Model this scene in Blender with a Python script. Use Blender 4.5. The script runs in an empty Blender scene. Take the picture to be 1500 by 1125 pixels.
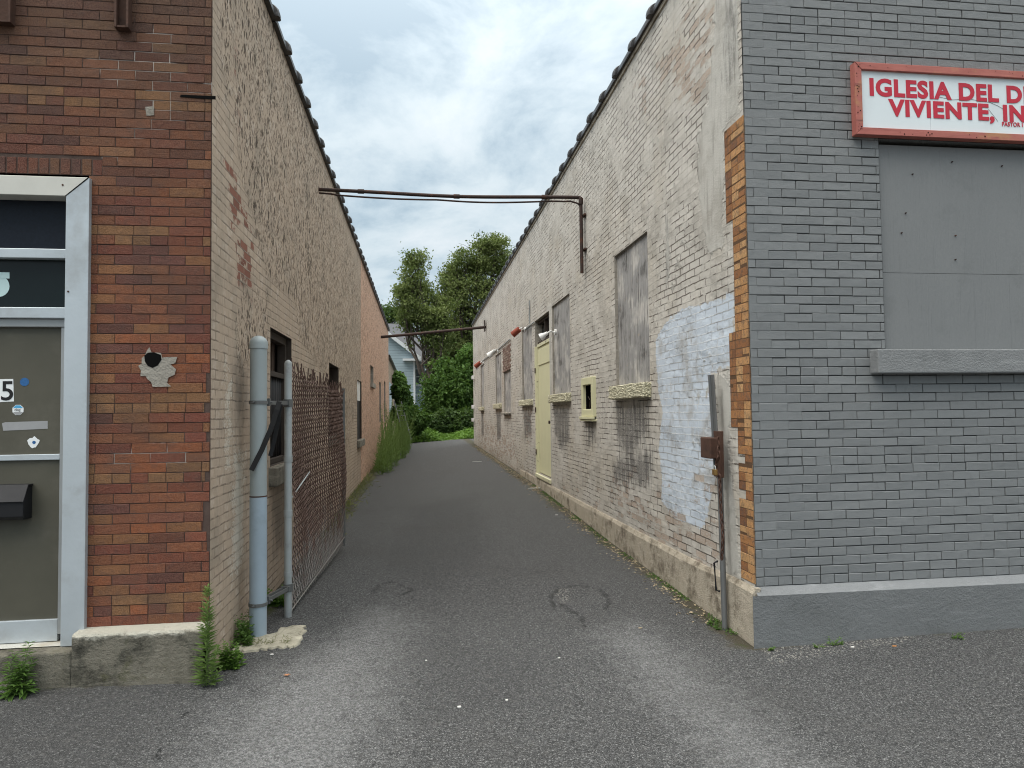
import bpy, math, random
import numpy as np
from mathutils import Vector, Matrix
random.seed(7); RNG = np.random.default_rng(7)
SC = bpy.context.scene; COL = SC.collection
R = math.radians
# ------------------------------------------------------------------ camera
F, CX, CY = 1050.0, 750.0, 562.5          # focal length and centre in photo pixels
CAMH = 1.65
def _n(v): v = np.array(v, float); return v/np.linalg.norm(v)
_Y = _n((608-CX, 606-CY, F)); _r = 0.012
_u = np.array((-_r, -1.0, 0.0)); _u[2] = -(_Y[0]*_u[0]+_Y[1]*_u[1])/_Y[2]
_Z = _n(_u); _X = np.cross(_Y, _Z)
M3 = np.array([_X, _Y, _Z])               # camera (right, down, forward) -> world
cam = bpy.data.cameras.new('camera'); camo = bpy.data.objects.new('camera', cam); COL.objects.link(camo)
rt, up, bk = M3@np.array((1, 0, 0)), M3@np.array((0, -1, 0)), M3@np.array((0, 0, -1))
mw = Matrix.Identity(4)
for i in range(3): mw[i][0], mw[i][1], mw[i][2] = rt[i], up[i], bk[i]
mw[2][3] = CAMH; camo.matrix_world = mw
cam.sensor_fit = 'HORIZONTAL'; cam.sensor_width = 36; cam.lens = F/1500*36
cam.clip_start = 0.05; cam.clip_end = 2000
SC.camera = camo
SC.view_settings.view_transform = 'Standard'; SC.view_settings.look = 'None'
SC.view_settings.exposure = 0.95; SC.cycles.pixel_filter_type = 'BLACKMAN_HARRIS'; SC.cycles.filter_width = 1.05; SC.view_settings.gamma = 1.0
# ------------------------------------------------------------------ sky and sun
SUN_EL, SUN_AZ = 58, 235                  # azimuth clockwise from +Y (behind left)
w = bpy.data.worlds.new('World'); SC.world = w; w.use_nodes = True
nt = w.node_tree; nt.nodes.clear()
def wn(t, **k):
    n = nt.nodes.new(t)
    for a, b in k.items(): setattr(n, a, b)
    return n
out = wn('ShaderNodeOutputWorld'); bg = wn('ShaderNodeBackground'); sky = wn('ShaderNodeTexSky')
sky.sky_type = 'NISHITA'; sky.sun_disc = False; sky.sun_elevation = R(SUN_EL); sky.sun_rotation = R(SUN_AZ)
tc = wn('ShaderNodeTexCoord'); sep = wn('ShaderNodeSeparateXYZ'); nt.links.new(tc.outputs['Generated'], sep.inputs[0])
def wm(op, a, b=None):
    n = wn('ShaderNodeMath', operation=op)
    for i, v in enumerate((a, b)):
        if v is None: continue
        if isinstance(v, (int, float)): n.inputs[i].default_value = v
        else: nt.links.new(v, n.inputs[i])
    return n.outputs[0]
zc = wm('ADD', wm('MAXIMUM', sep.outputs[2], 0.0), 0.34)
cmb = wn('ShaderNodeCombineXYZ')
nt.links.new(wm('DIVIDE', sep.outputs[0], zc), cmb.inputs[0]); nt.links.new(wm('DIVIDE', sep.outputs[1], zc), cmb.inputs[1])
def wnoise(scale, det, rough, dist, off):
    n = wn('ShaderNodeTexNoise'); mp = wn('ShaderNodeMapping'); mp.inputs['Location'].default_value = off
    nt.links.new(cmb.outputs[0], mp.inputs[0]); nt.links.new(mp.outputs[0], n.inputs['Vector'])
    n.inputs['Scale'].default_value = scale; n.inputs['Detail'].default_value = det
    n.inputs['Roughness'].default_value = rough; n.inputs['Distortion'].default_value = dist
    return n.outputs[0]
c1 = wnoise(3.0, 11, 0.60, 0.3, (3.1, 1.2, 0)); c2 = wnoise(0.95, 3, 0.5, 0.2, (0.4, 7.7, 2))
cl = wm('ADD', wm('MULTIPLY', c1, 0.74), wm('MULTIPLY', c2, 0.26))
rp = wn('ShaderNodeValToRGB'); nt.links.new(cl, rp.inputs[0])
el = rp.color_ramp.elements
el[0].position = 0.40; el[0].color = (2.1, 2.95, 3.65, 1)
el[1].position = 0.63; el[1].color = (5.0, 5.5, 5.8, 1)
e = el.new(0.475); e.color = (3.3, 4.1, 4.65, 1)
e = el.new(0.54); e.color = (4.2, 4.9, 5.3, 1)
mx = wn('ShaderNodeMix', data_type='RGBA'); mx.inputs[0].default_value = 0.94
nt.links.new(sky.outputs[0], mx.inputs[6]); nt.links.new(rp.outputs[0], mx.inputs[7])
# overcast luminance: brighter towards the zenith
ze = wm('ADD', wm('MULTIPLY', wm('POWER', wm('MAXIMUM', sep.outputs[2], 0.0), 3.0), 4.2), 0.95)
wt = wn('ShaderNodeMix', data_type='RGBA'); nt.links.new(wm('MULTIPLY', wm('POWER', wm('MAXIMUM', sep.outputs[2], 0.0), 2.0), 1.0), wt.inputs[0])
nt.links.new(mx.outputs[2], wt.inputs[6]); wt.inputs[7].default_value = (4.75, 4.55, 4.2, 1)   # thicker, whiter cloud overhead
vm = wn('ShaderNodeVectorMath', operation='SCALE'); nt.links.new(wt.outputs[2], vm.inputs[0]); nt.links.new(ze, vm.inputs[3])
nt.links.new(vm.outputs[0], bg.inputs[0]); bg.inputs[1].default_value = 0.085
nt.links.new(bg.outputs[0], out.inputs[0])
sl = bpy.data.lights.new('sun', 'SUN'); sl.energy = 1.1; sl.angle = R(40); sl.color = (1.0, 0.94, 0.86)
so = bpy.data.objects.new('sun', sl); COL.objects.link(so)
_az = R(SUN_AZ); sd = Vector((math.sin(_az)*math.cos(R(SUN_EL)), math.cos(_az)*math.cos(R(SUN_EL)), math.sin(R(SUN_EL))))
so.rotation_euler = sd.to_track_quat('Z', 'Y').to_euler(); so.location = (-5, -5, 20)
# ------------------------------------------------------------------ planes of the place, read off the photo once
XR, YR, XL, YL = 2.30, 4.69, -1.27, 4.71
def ray(px, py): return M3@np.array(((px-CX)/F, (py-CY)/F, 1.0))
_l = ray(618, 605); LD = np.array((_l[0], _l[1], 0)); LD /= np.linalg.norm(LD)
LN = np.array((LD[1], -LD[0], 0))         # left wall normal (towards the alley)
O = np.array((0, 0, CAMH)); L0 = np.array((XL, YL, 0))
def onX(px, py, X=XR): d = ray(px, py); return O+d*(X/d[0])
def onY(px, py, Y): d = ray(px, py); return O+d*(Y/d[1])
def onZ(px, py, z=0.0): d = ray(px, py); return O+d*((z-CAMH)/d[2])
def onL(px, py, off=0.0):
    d = ray(px, py); t = (np.dot(L0+LN*off-O, LN))/np.dot(d, LN); return O+d*t
def uvR(px, py): p = onX(px, py); return (p[1]-YR, p[2])
def uvL(px, py): p = onL(px, py); return (np.dot(p-L0, LD), p[2])
def uvFR(px, py, Y=YR): p = onY(px, py, Y); return (p[0]-XR, p[2])
def uvFL(px, py, Y=YL): p = onY(px, py, Y); return (XL-p[0], p[2])
def polyR(*pp): return [uvR(*p) for p in pp]
def polyL(*pp): return [uvL(*p) for p in pp]
def gz(x, y):                              # height of the asphalt: the alley climbs gently
    r = np.interp(y, (3.3, 4.0, 4.65, 5.4, 6.2, 8.3, 13, 28, 36), (0, .018, .045, .065, .075, .115, .25, .45, .5))
    wgt = np.interp(x, (-1.3, 2.3), (np.interp(y, (5, 8), (1, .55)), 1.0)) if np.isscalar(y) or np.ndim(y) == 0 else 1-(1-np.interp(y, (5, 8), (1, .55)))*np.clip((2.3-x)/3.6, 0, 1)
    side = (np.interp(x, (-4, -1.5, -.9), (.05, .022, 0))+np.interp(x, (2.6, 5), (0, .05)))*np.interp(y, (2.6, 4.4), (0, 1)); return r*wgt+side
# ------------------------------------------------------------------ object helpers
def thing(name, label, cat, loc=(0, 0, 0), group=None):
    o = bpy.data.objects.new(name, None); COL.objects.link(o); o.location = [float(c) for c in loc]; o.empty_display_size = 0.1
    o['label'] = label; o['category'] = cat
    if group: o['group'] = group
    return o
def tag(o, label, cat, group=None):
    o['label'] = label; o['category'] = cat
    if group: o['group'] = group
    return o
def origin(o):                             # a part's own frame is the world's: only a top-level parent is offset
    return Vector(o.location) if o.parent is None else Vector((0, 0, 0))
def link(name, me, mats, parent=None, kind=None):
    o = bpy.data.objects.new(name, me); COL.objects.link(o)
    for m in (mats if isinstance(mats, (list, tuple)) else [mats]): me.materials.append(m)
    if parent is not None:
        o.parent = parent
        if any(abs(c) > 1e-9 for c in origin(parent)): o.matrix_parent_inverse = Matrix.Translation(-origin(parent))
    if kind: o['kind'] = kind
    return o
def recentre(o):
    """top-level mesh: put its origin at its base"""
    me = o.data; n = len(me.vertices); c = np.empty(n*3); me.vertices.foreach_get('co', c); c = c.reshape(-1, 3)
    b = np.array(((c[:, 0].min()+c[:, 0].max())/2, (c[:, 1].min()+c[:, 1].max())/2, c[:, 2].min()))
    me.vertices.foreach_set('co', (c-b).ravel()); o.location = b.tolist(); return o
class MB:
    def __init__(s): s.v = []; s.f = []; s.mi = []; s.cm = 0; s.st = []
    def add(s, vs, fs):
        b = len(s.v); s.st.append(b); s.v.extend([tuple(map(float, v)) for v in vs])
        for f in fs: s.f.append(tuple(b+i for i in f)); s.mi.append(s.cm)
    def box(s, x0, x1, y0, y1, z0, z1): s.obox((0, 0, 0), (1, 0, 0), (0, 1, 0), (0, 0, 1), x0, x1, y0, y1, z0, z1)
    def obox(s, o, a, b, c, a0, a1, b0, b1, c0, c1):
        o, a, b, c = (np.array(t, float) for t in (o, a, b, c))
        vs = [o+a*i+b*j+c*k for k in (c0, c1) for j in (b0, b1) for i in (a0, a1)]
        fs = [(0, 2, 3, 1), (4, 5, 7, 6), (0, 1, 5, 4), (2, 6, 7, 3), (0, 4, 6, 2), (1, 3, 7, 5)]
        if np.dot(np.cross(a, b), c)*(a1-a0)*(b1-b0)*(c1-c0) < 0: fs = [f[::-1] for f in fs]
        s.add(vs, fs)
    def tube(s, pts, r, n=10, cap=True):
        pts = [np.array(p, float) for p in pts]; rs = r if isinstance(r, (list, tuple)) else [r]*len(pts)
        ring = []; ref = None
        for i, p in enumerate(pts):
            d = pts[min(i+1, len(pts)-1)]-pts[max(i-1, 0)]; d /= (np.linalg.norm(d)+1e-12)
            if ref is None: ref = np.array((0, 0, 1.0)) if abs(d[2]) < .9 else np.array((1.0, 0, 0))
            a = np.cross(d, ref); a /= np.linalg.norm(a); b = np.cross(d, a); ref = -b if False else ref
            if np.linalg.norm(np.cross(d, ref)) < .2: ref = a
            ring.append([p+(a*math.cos(2*math.pi*k/n)+b*math.sin(2*math.pi*k/n))*rs[i] for k in range(n)])
        vs = [v for q in ring for v in q]; fs = []
        for i in range(len(pts)-1):
            for k in range(n): fs.append((i*n+k, i*n+(k+1) % n, (i+1)*n+(k+1) % n, (i+1)*n+k))
        if cap: fs.append(tuple(range(n))[::-1]); fs.append(tuple((len(pts)-1)*n+k for k in range(n)))
        s.add(vs, fs)
    def prism(s, poly, o, a, b, nrm, t):
        """polygon in (a,b), extruded t along nrm"""
        o, a, b, nrm = (np.array(q, float) for q in (o, a, b, nrm)); n = len(poly)
        vs = [o+a*p[0]+b*p[1] for p in poly]+[o+a*p[0]+b*p[1]+nrm*t for p in poly]
        fs = [tuple(range(n))[::-1], tuple(range(n, 2*n))]+[(i, (i+1) % n, n+(i+1) % n, n+i) for i in range(n)]
        s.add(vs, fs)
    def build_each(s, name, mat, parent=None, bevel=0, smooth=False):
        """every added piece its own part"""
        vs, fs, st = s.v, s.f, s.st+[len(s.v)]; out = []
        for a, b in zip(st[:-1], st[1:]):
            m = MB(); m.v = vs[a:b]; m.f = [tuple(i-a for i in f) for f in fs if a <= f[0] < b]; m.mi = [0]*len(m.f); out.append(m.build(name, mat, parent, smooth, bevel))
        return out
    def build(s, name, mats, parent=None, smooth=False, bevel=0, kind=None, seg=2):
        me = bpy.data.meshes.new(name); me.from_pydata(s.v, [], s.f); me.update()
        o = link(name, me, mats, parent, kind)
        if isinstance(mats, (list, tuple)) and len(mats) > 1: me.polygons.foreach_set('material_index', s.mi)
        if smooth:
            me.polygons.foreach_set('use_smooth', [True]*len(me.polygons)); es = o.modifiers.new('edges', 'EDGE_SPLIT'); es.split_angle = R(42)
        if bevel:
            m = o.modifiers.new('bevel', 'BEVEL'); m.width = bevel; m.segments = seg; m.limit_method = 'ANGLE'; m.angle_limit = R(35)
        return o
def fattr(me, name, data): a = me.attributes.new(name, 'FLOAT', 'POINT'); a.data.foreach_set('value', np.asarray(data, np.float32).ravel())
def face_colors(me, cols):
    a = me.attributes.new('bc', 'FLOAT_COLOR', 'FACE'); c = np.ones((len(cols), 4), np.float32); c[:, :3] = cols
    a.data.foreach_set('color', c.ravel())
def sd(poly, U, V):
    """signed distance, positive inside"""
    p = np.array(poly, float); d = np.full(U.shape, 1e9); ins = np.zeros(U.shape, bool); n = len(p)
    for i in range(n):
        a, b = p[i], p[(i+1) % n]; e = b-a; t = np.clip(((U-a[0])*e[0]+(V-a[1])*e[1])/(e@e+1e-12), 0, 1)
        d = np.minimum(d, np.hypot(U-a[0]-t*e[0], V-a[1]-t*e[1]))
        c = ((a[1] > V) != (b[1] > V)); x = (b[0]-a[0])*(V-a[1])/((b[1]-a[1]) if abs(b[1]-a[1]) > 1e-9 else 1e-9)+a[0]
        ins ^= c & (U < x)
    return np.where(ins, d, -d)
def sdm(polys, U, V):
    r = np.full(U.shape, -9.0)
    for p in polys: r = np.maximum(r, sd(p, U, V))
    return r
def dline(lines, U, V):
    d = np.full(U.shape, 9.0)
    for l in lines:
        for a, b in zip(l[:-1], l[1:]):
            a, b = np.array(a[:2], float), np.array(b[:2], float); e = b-a
            t = np.clip(((U-a[0])*e[0]+(V-a[1])*e[1])/(e@e+1e-12), 0, 1)
            d = np.minimum(d, np.hypot(U-a[0]-t*e[0], V-a[1]-t*e[1]))
    return d
def axis(a, b, step, extra=(), coarse=None):
    xs = list(np.arange(a, b, step))+[b]
    if coarse: xs = [x for x in xs if x < coarse[0]]+list(np.arange(coarse[0], b, coarse[1]))+[b]
    ex = [e for e in extra if a < e < b]
    xs = [x for x in xs if all(abs(x-e) > step*.35 for e in ex)]+ex
    return np.array(sorted(set(xs)))
def grid(name, mat, P0, Ud, Vd, us, vs, holes=(), attrs=None, parent=None, warp=None, flip=False, kind=None):
    U, V = np.meshgrid(us, vs); V2 = warp(U, V) if warp else V
    P0, Ud, Vd = (np.array(t, float) for t in (P0, Ud, Vd))
    co = P0+U[..., None]*Ud+V2[..., None]*Vd
    nu, nv = len(us), len(vs); I, J = np.meshgrid(np.arange(nu-1), np.arange(nv-1)); I = I.ravel(); J = J.ravel()
    cu = (us[I]+us[I+1])/2; cv = (vs[J]+vs[J+1])/2; keep = np.ones(len(I), bool)
    for (a, b, c, d) in holes: keep &= ~((cu > a) & (cu < b) & (cv > c) & (cv < d))
    I, J = I[keep], J[keep]
    f = np.stack([J*nu+I, J*nu+I+1, (J+1)*nu+I+1, (J+1)*nu+I], 1)
    if flip: f = f[:, ::-1]
    me = bpy.data.meshes.new(name); me.from_pydata(co.reshape(-1, 3).tolist(), [], f.tolist()); me.update()
    uv = me.uv_layers.new(name='UVMap'); uvd = np.stack([U.ravel(), V2.ravel()], 1)[f.ravel()]
    uv.data.foreach_set('uv', uvd.astype(np.float32).ravel())
    for k, fn in (attrs or {}).items(): fattr(me, k, fn(U, V2))
    return link(name, me, mat, parent, kind)
def hole_reveal(mb, P0, Ud, Vd, Nd, h, depth):
    """four inner faces of an opening, running back from the wall"""
    P0, Ud, Vd, Nd = (np.array(t, float) for t in (P0, Ud, Vd, Nd)); a, b, c, d = h
    q = [(a, c), (b, c), (b, d), (a, d)]
    for i in range(4):
        (u0, v0), (u1, v1) = q[i], q[(i+1) % 4]
        A, B = P0+Ud*u0+Vd*v0, P0+Ud*u1+Vd*v1
        mb.add([A, B, B-Nd*depth, A-Nd*depth], [(0, 1, 2, 3)])
# ------------------------------------------------------------------ material helpers
class G:
    def __init__(s, name, rough=.8, spec=.3):
        s.m = bpy.data.materials.new(name); s.m.use_nodes = True; s.t = s.m.node_tree; s.t.nodes.clear()
        s.o = s.t.nodes.new('ShaderNodeOutputMaterial'); s.b = s.t.nodes.new('ShaderNodeBsdfPrincipled')
        s.t.links.new(s.b.outputs[0], s.o.inputs[0]); s.b.inputs['Roughness'].default_value = rough
        s.b.inputs['Specular IOR Level'].default_value = spec
    def set(s, sock, v):
        if isinstance(v, bpy.types.NodeSocket): s.t.links.new(v, sock)
        elif isinstance(v, (tuple, list)) and len(v) == 3 and sock.type == 'RGBA': sock.default_value = (*v, 1)
        else: sock.default_value = v
    def n(s, t, ins=(), **pr):
        nd = s.t.nodes.new(t)
        for k, v in pr.items(): setattr(nd, k, v)
        for k, v in dict(ins).items(): s.set(nd.inputs[k], v)
        return nd
    def math(s, op, a, b=0.0, c=0.0, clamp=False):
        nd = s.n('ShaderNodeMath', {0: a, 1: b}, operation=op, use_clamp=clamp)
        if op == 'MULTIPLY_ADD': s.set(nd.inputs[2], c)
        return nd.outputs[0]
    def mul(s, a, b): return s.math('MULTIPLY', a, b)
    def add(s, a, b): return s.math('ADD', a, b)
    def ma(s, a, b, c): return s.math('MULTIPLY_ADD', a, b, c)
    def mix(s, f, a, b, mode='MIX'):
        return s.n('ShaderNodeMix', {0: f, 6: a, 7: b}, data_type='RGBA', blend_type=mode).outputs[2]
    def ss(s, x, lo, hi):
        return s.n('ShaderNodeMapRange', {0: x, 1: lo, 2: hi, 3: 0.0, 4: 1.0}, interpolation_type='SMOOTHSTEP').outputs[0]
    def uv(s): return s.n('ShaderNodeUVMap', uv_map='UVMap').outputs[0]
    def obj(s): return s.n('ShaderNodeTexCoord').outputs['Object']
    def mapv(s, v, scale=(1, 1, 1), loc=(0, 0, 0)): return s.n('ShaderNodeMapping', {'Vector': v, 'Scale': scale, 'Location': loc}).outputs[0]
    def noise(s, v, sc, det=4, ro=.55, dist=0.0, col=False):
        return s.n('ShaderNodeTexNoise', {'Vector': v, 'Scale': sc, 'Detail': det, 'Roughness': ro, 'Distortion': dist}).outputs[1 if col else 0]
    def vor(s, v, sc, feat='F1', out=0): return s.n('ShaderNodeTexVoronoi', {'Vector': v, 'Scale': sc}, feature=feat).outputs[out]
    def attr(s, a, out=2): return s.n('ShaderNodeAttribute', attribute_name=a).outputs[out]
    def ramp(s, f, stops, const=False):
        nd = s.n('ShaderNodeValToRGB', {0: f}); e = nd.color_ramp.elements
        if const: nd.color_ramp.interpolation = 'CONSTANT'
        while len(e) > 1: e.remove(e[-1])
        e[0].position, e[0].color = stops[0][0], (*stops[0][1], 1)
        for p, c in stops[1:]: q = e.new(p); q.color = (*c, 1)
        return nd.outputs[0]
    def bump(s, h, dist=.01, st=1.0): s.set(s.b.inputs['Normal'], s.n('ShaderNodeBump', {'Height': h, 'Distance': dist, 'Strength': st}).outputs[0])
    def col(s, c): s.set(s.b.inputs['Base Color'], c); return s
    def rough(s, c): s.set(s.b.inputs['Roughness'], c); return s
    def metal(s, c): s.set(s.b.inputs['Metallic'], c); return s
    def brick(s, v, w=.209, h=.0628, mort=.006, smooth=.15):
        nd = s.n('ShaderNodeTexBrick', {'Vector': v, 'Color1': (0, 0, 0), 'Color2': (1, 1, 1), 'Mortar': (.5, .5, .5), 'Scale': 1.0,
                 'Mortar Size': mort, 'Mortar Smooth': smooth, 'Bias': 0.0, 'Brick Width': w, 'Row Height': h})
        return nd.outputs[0], nd.outputs[1]
    def wob(s, v, sc, amt):
        c = s.noise(v, sc, 3, .5, col=True)
        a = s.n('ShaderNodeVectorMath', {0: c, 1: (.5, .5, .5)}, operation='SUBTRACT').outputs[0]
        b = s.n('ShaderNodeVectorMath', {0: a}, operation='SCALE'); b.inputs[3].default_value = amt
        return s.n('ShaderNodeVectorMath', {0: v, 1: b.outputs[0]}, operation='ADD').outputs[0]
def simple(name, c, rough=.7, metal=0.0, var=.25, sc=12, bump=0.0, bsc=60, spec=.35, dirt=None):
    g = G(name, rough, spec); v = g.obj(); n = g.noise(v, sc, 5, .6)
    cc = g.mix(n, tuple(x*(1-var) for x in c), tuple(min(1, x*(1+var)) for x in c))
    if dirt: cc = g.mix(g.mul(g.ss(g.noise(v, sc*.6, 6, .65), .5, .72), .8), cc, dirt)
    g.col(cc).metal(metal)
    g.rough(g.ma(n, .25, rough-.12))
    if bump: g.bump(g.noise(v, bsc, 4, .6), bump)
    return g.m

# ---- right alley wall: cream paint over brick, peeled, stained, a blue patch, plastered strips
def mat_wall_right():
    g = G('cream_painted_brick', .85, .2); u = g.uv()
    uw = g.wob(g.wob(u, 3.0, .022), 22, .012)
    rnd, fac = g.brick(uw, mort=.0055, smooth=.25)
    nb = g.noise(u, 1.1, 6, .6); nm = g.noise(u, 7, 6, .62); nf = g.noise(u, 70, 4, .6)
    st = g.noise(g.mapv(u, (9, 1.0, 1)), 2.0, 6, .62)        # vertical runs
    ho = g.noise(g.mapv(u, (2.2, 13, 1)), 2.0, 5, .62)       # along the courses
    paint = g.mix(nb, (.46, .43, .38), (.64, .61, .56)); paint = g.mix(g.mul(rnd, .22), paint, (.50, .47, .42)); paint = g.mix(g.mul(g.ss(g.noise(g.mapv(u, (1, 1, 1), (1, 6, 0)), .8, 6, .65), .46, .66), .55), paint, (.45, .40, .325))
    paint = g.mix(g.ss(st, .52, .75), paint, (.42, .395, .36))
    paint = g.mix(g.mul(g.ss(nm, .55, .75), .55), paint, (.66, .63, .57))
    blue = g.ss(g.add(g.attr('blue'), g.ma(nm, .14, g.ma(ho, .10, -.12))), -.004, .012)
    paint = g.mix(blue, paint, g.mix(g.ss(g.mul(fac, nf), .3, .55), g.mix(nm, (.50, .565, .645), (.62, .68, .745)), (.72, .75, .78)))
    plaster = g.ss(g.add(g.attr('plaster'), g.ma(nm, .22, -.11)), -.01, .03)
    pcol = g.mix(nm, (.40, .385, .35), (.60, .58, .53)); pcol = g.mix(g.mul(g.ss(st, .5, .7), .7), pcol, (.30, .285, .255)); pcol = g.mix(g.mul(g.ss(g.noise(u, 3.5, 6, .7), .52, .66), .6), pcol, (.33, .315, .28))
    paint = g.mix(plaster, paint, pcol)
    gm = g.noise(g.mapv(u, (1, 1, 1), (9, 4, 0)), 2.6, 7, .68); paint = g.mix(g.mul(g.ss(gm, .47, .64), .6), paint, (.36, .335, .295)); thick = g.ss(g.noise(g.mapv(u, (1, 1, 1), (2, 8, 0)), 1.7, 5, .6), .38, .60)
    # worn joints: dark broken lines
    jd = g.mul(g.ss(fac, .2, .75), g.ss(g.add(ho, g.ma(nm, .6, g.ma(nb, .75, g.ma(thick, .22, -.80)))), .47, .57)); np_ = g.math('SUBTRACT', 1.0, plaster)
    jd = g.mul(jd, np_)
    # peeled paint: red brick shows
    pe = g.add(g.attr('peel'), g.ma(nm, .75, g.ma(ho, .5, g.ma(rnd, .5, g.ma(nf, .45, -1.22)))))
    peel = g.mul(g.mul(g.ss(pe, .0, .12), np_), .82)
    bcol = g.ramp(rnd, [(0, (.20, .13, .10)), (.5, (.32, .23, .175)), (1, (.42, .33, .26))])
    bcol = g.mix(g.mul(fac, .8), bcol, (.40, .36, .31)); bcol = g.mix(g.ss(nf, .5, .62), bcol, (.45, .41, .36))
    c = g.mix(peel, paint, bcol)
    c = g.mix(g.mul(jd, g.math('SUBTRACT', .92, g.mul(blue, .55))), c, (.10, .082, .065))
    # black weathering under the sills
    sn = g.add(g.attr('stain'), g.ma(st, .55, g.ma(nm, .35, -.42))); sm = g.mul(g.mul(g.ss(sn, -.02, .26), g.ss(g.add(nf, g.ma(st, .7, -.35)), .22, .60)), .82)
    c = g.mix(sm, c, (.085, .082, .08))
    lo = g.ss(g.add(g.attr('low'), g.ma(nb, .5, g.ma(nm, .4, -.45))), .0, .45); c = g.mix(g.mul(lo, .6), c, (.24, .19, .14))
    c = g.mix(g.mul(g.ss(g.vor(g.mapv(u, (1.6, 1, 1)), 16), .12, .0), g.ss(nb, .5, .6)), c, (.16, .14, .12))
    g.col(c)
    h = g.add(g.mul(g.mul(g.math('SUBTRACT', 1.0, fac), np_), g.ma(thick, .65, .25)), g.ma(nf, .22, g.ma(nm, .40, g.mul(peel, -.22))))
    h = g.add(h, g.mul(jd, -.7)); g.bump(h, .018, 1.0)
    return g.m
# ---- left alley wall: tan paint on roughcast and brick, pink further back
def mat_wall_left():
    g = G('tan_roughcast_wall', .9, .15); u = g.uv()
    uw = g.wob(g.wob(u, 3.0, .02), 22, .010)
    rnd, fac = g.brick(uw, mort=.0055, smooth=.25)
    nb = g.noise(u, .9, 6, .6); nm = g.noise(u, 7, 6, .62); nf = g.noise(u, 60, 4, .6)
    fl = g.noise(g.mapv(u, (42, 15, 1)), 1.0, 5, .7, .6)     # torn flecks, taller than wide
    fl2 = g.noise(g.mapv(u, (11, 4.5, 1), (4, 7, 0)), 1.0, 4, .65, .5)
    st = g.noise(g.mapv(u, (7, .7, 1)), 2.0, 6, .6)
    rc = g.ss(g.add(g.attr('rough'), g.ma(nm, .5, -.25)), -.03, .08)
    pink = g.ss(g.add(g.attr('pink'), g.ma(nm, .3, -.15)), -.02, .03)
    tan = g.mix(nb, (.41, .315, .235), (.54, .435, .34)); tan = g.mix(g.ss(nm, .5, .72), tan, (.59, .50, .41))
    tan = g.mix(g.ss(st, .52, .72), tan, (.40, .33, .255)); gm = g.noise(g.mapv(u, (1, 1, 1), (5, 2, 0)), 2.3, 7, .68); tan = g.mix(g.mul(g.ss(gm, .48, .66), .62), tan, (.30, .25, .195)); tan = g.mix(g.mul(g.ss(rnd, .2, .9), .22), tan, (.38, .32, .26))
    pk = g.mix(nb, (.58, .37, .26), (.70, .47, .345)); pk = g.mix(g.ss(nm, .5, .75), pk, (.66, .51, .41))
    base = g.mix(pink, tan, pk)
    nrc = g.math('SUBTRACT', 1.0, rc)
    def pits(sx, sy, gate, off):
        pv = g.mapv(g.wob(g.wob(g.wob(u, 75, .014), 26, .034), 7, .05), (sx, sy, 1), (off, off*1.7, 0))
        ds = g.vor(pv, 1.0); rc_ = g.n('ShaderNodeSeparateColor', {0: g.vor(pv, 1.0, out=1)}).outputs[0]
        return g.mul(g.ss(g.add(ds, g.ma(nf, .25, -.12)), .40, .26), g.ss(g.add(rc_, g.ma(nb, .9, g.ma(nm, .5, -.70))), gate, gate+.06))
    pit = g.math('MAXIMUM', g.math('MAXIMUM', pits(62, 27, .36, 7.1), pits(36, 17, .48, 0)), pits(15, 8.5, .66, 3.3))
    pit = g.mul(pit, g.ma(rc, .93, .07))
    jd = g.mul(g.mul(g.ss(fac, .2, .75), nrc), g.ss(g.add(nm, g.ma(nb, .5, -.25)), .43, .58))
    pe = g.add(g.attr('peel'), g.ma(nm, .8, g.ma(fl, .4, g.ma(rnd, .35, -.88)))); peel = g.mul(g.ss(pe, .0, .05), g.math('SUBTRACT', 1.0, g.mul(rc, .7)))
    bcol = g.mix(g.mul(fac, .85), g.ramp(rnd, [(0, (.16, .07, .05)), (1, (.27, .12, .085))]), (.42, .36, .29))
    c = g.mix(peel, base, bcol)
    c = g.mix(g.mul(pit, .88), c, g.mix(pink, (.06, .042, .03), (.11, .065, .048)))
    c = g.mix(g.mul(jd, .62), c, (.14, .11, .085))
    gr = g.ss(g.add(g.attr('stain'), g.ma(nm, .5, g.ma(st, .3, -.4))), .0, .3); c = g.mix(g.mul(gr, .62), c, (.15, .125, .10))
    pl = g.mul(g.ss(g.add(g.attr('chalk'), g.ma(nf, .6, g.ma(nm, .5, -.62))), .0, .07), .7); c = g.mix(pl, c, (.62, .58, .50))
    g.col(c)
    h = g.add(g.mul(g.mul(g.math('SUBTRACT', 1.0, fac), nrc), .8), g.ma(nf, .2, g.mul(nm, .3)))
    h = g.add(h, g.add(g.mul(pit, -.9), g.mul(g.mul(fl, rc), .6))); h = g.add(h, g.add(g.mul(jd, -.6), g.mul(g.ss(g.attr('crack'), .012, .0), -3.0)))
    g.col(g.mix(g.ss(g.add(g.attr('crack'), g.ma(nm, .03, -.015)), .012, .0), c, (.03, .025, .02)))
    g.bump(h, .014, 1.0)
    return g.m
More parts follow.
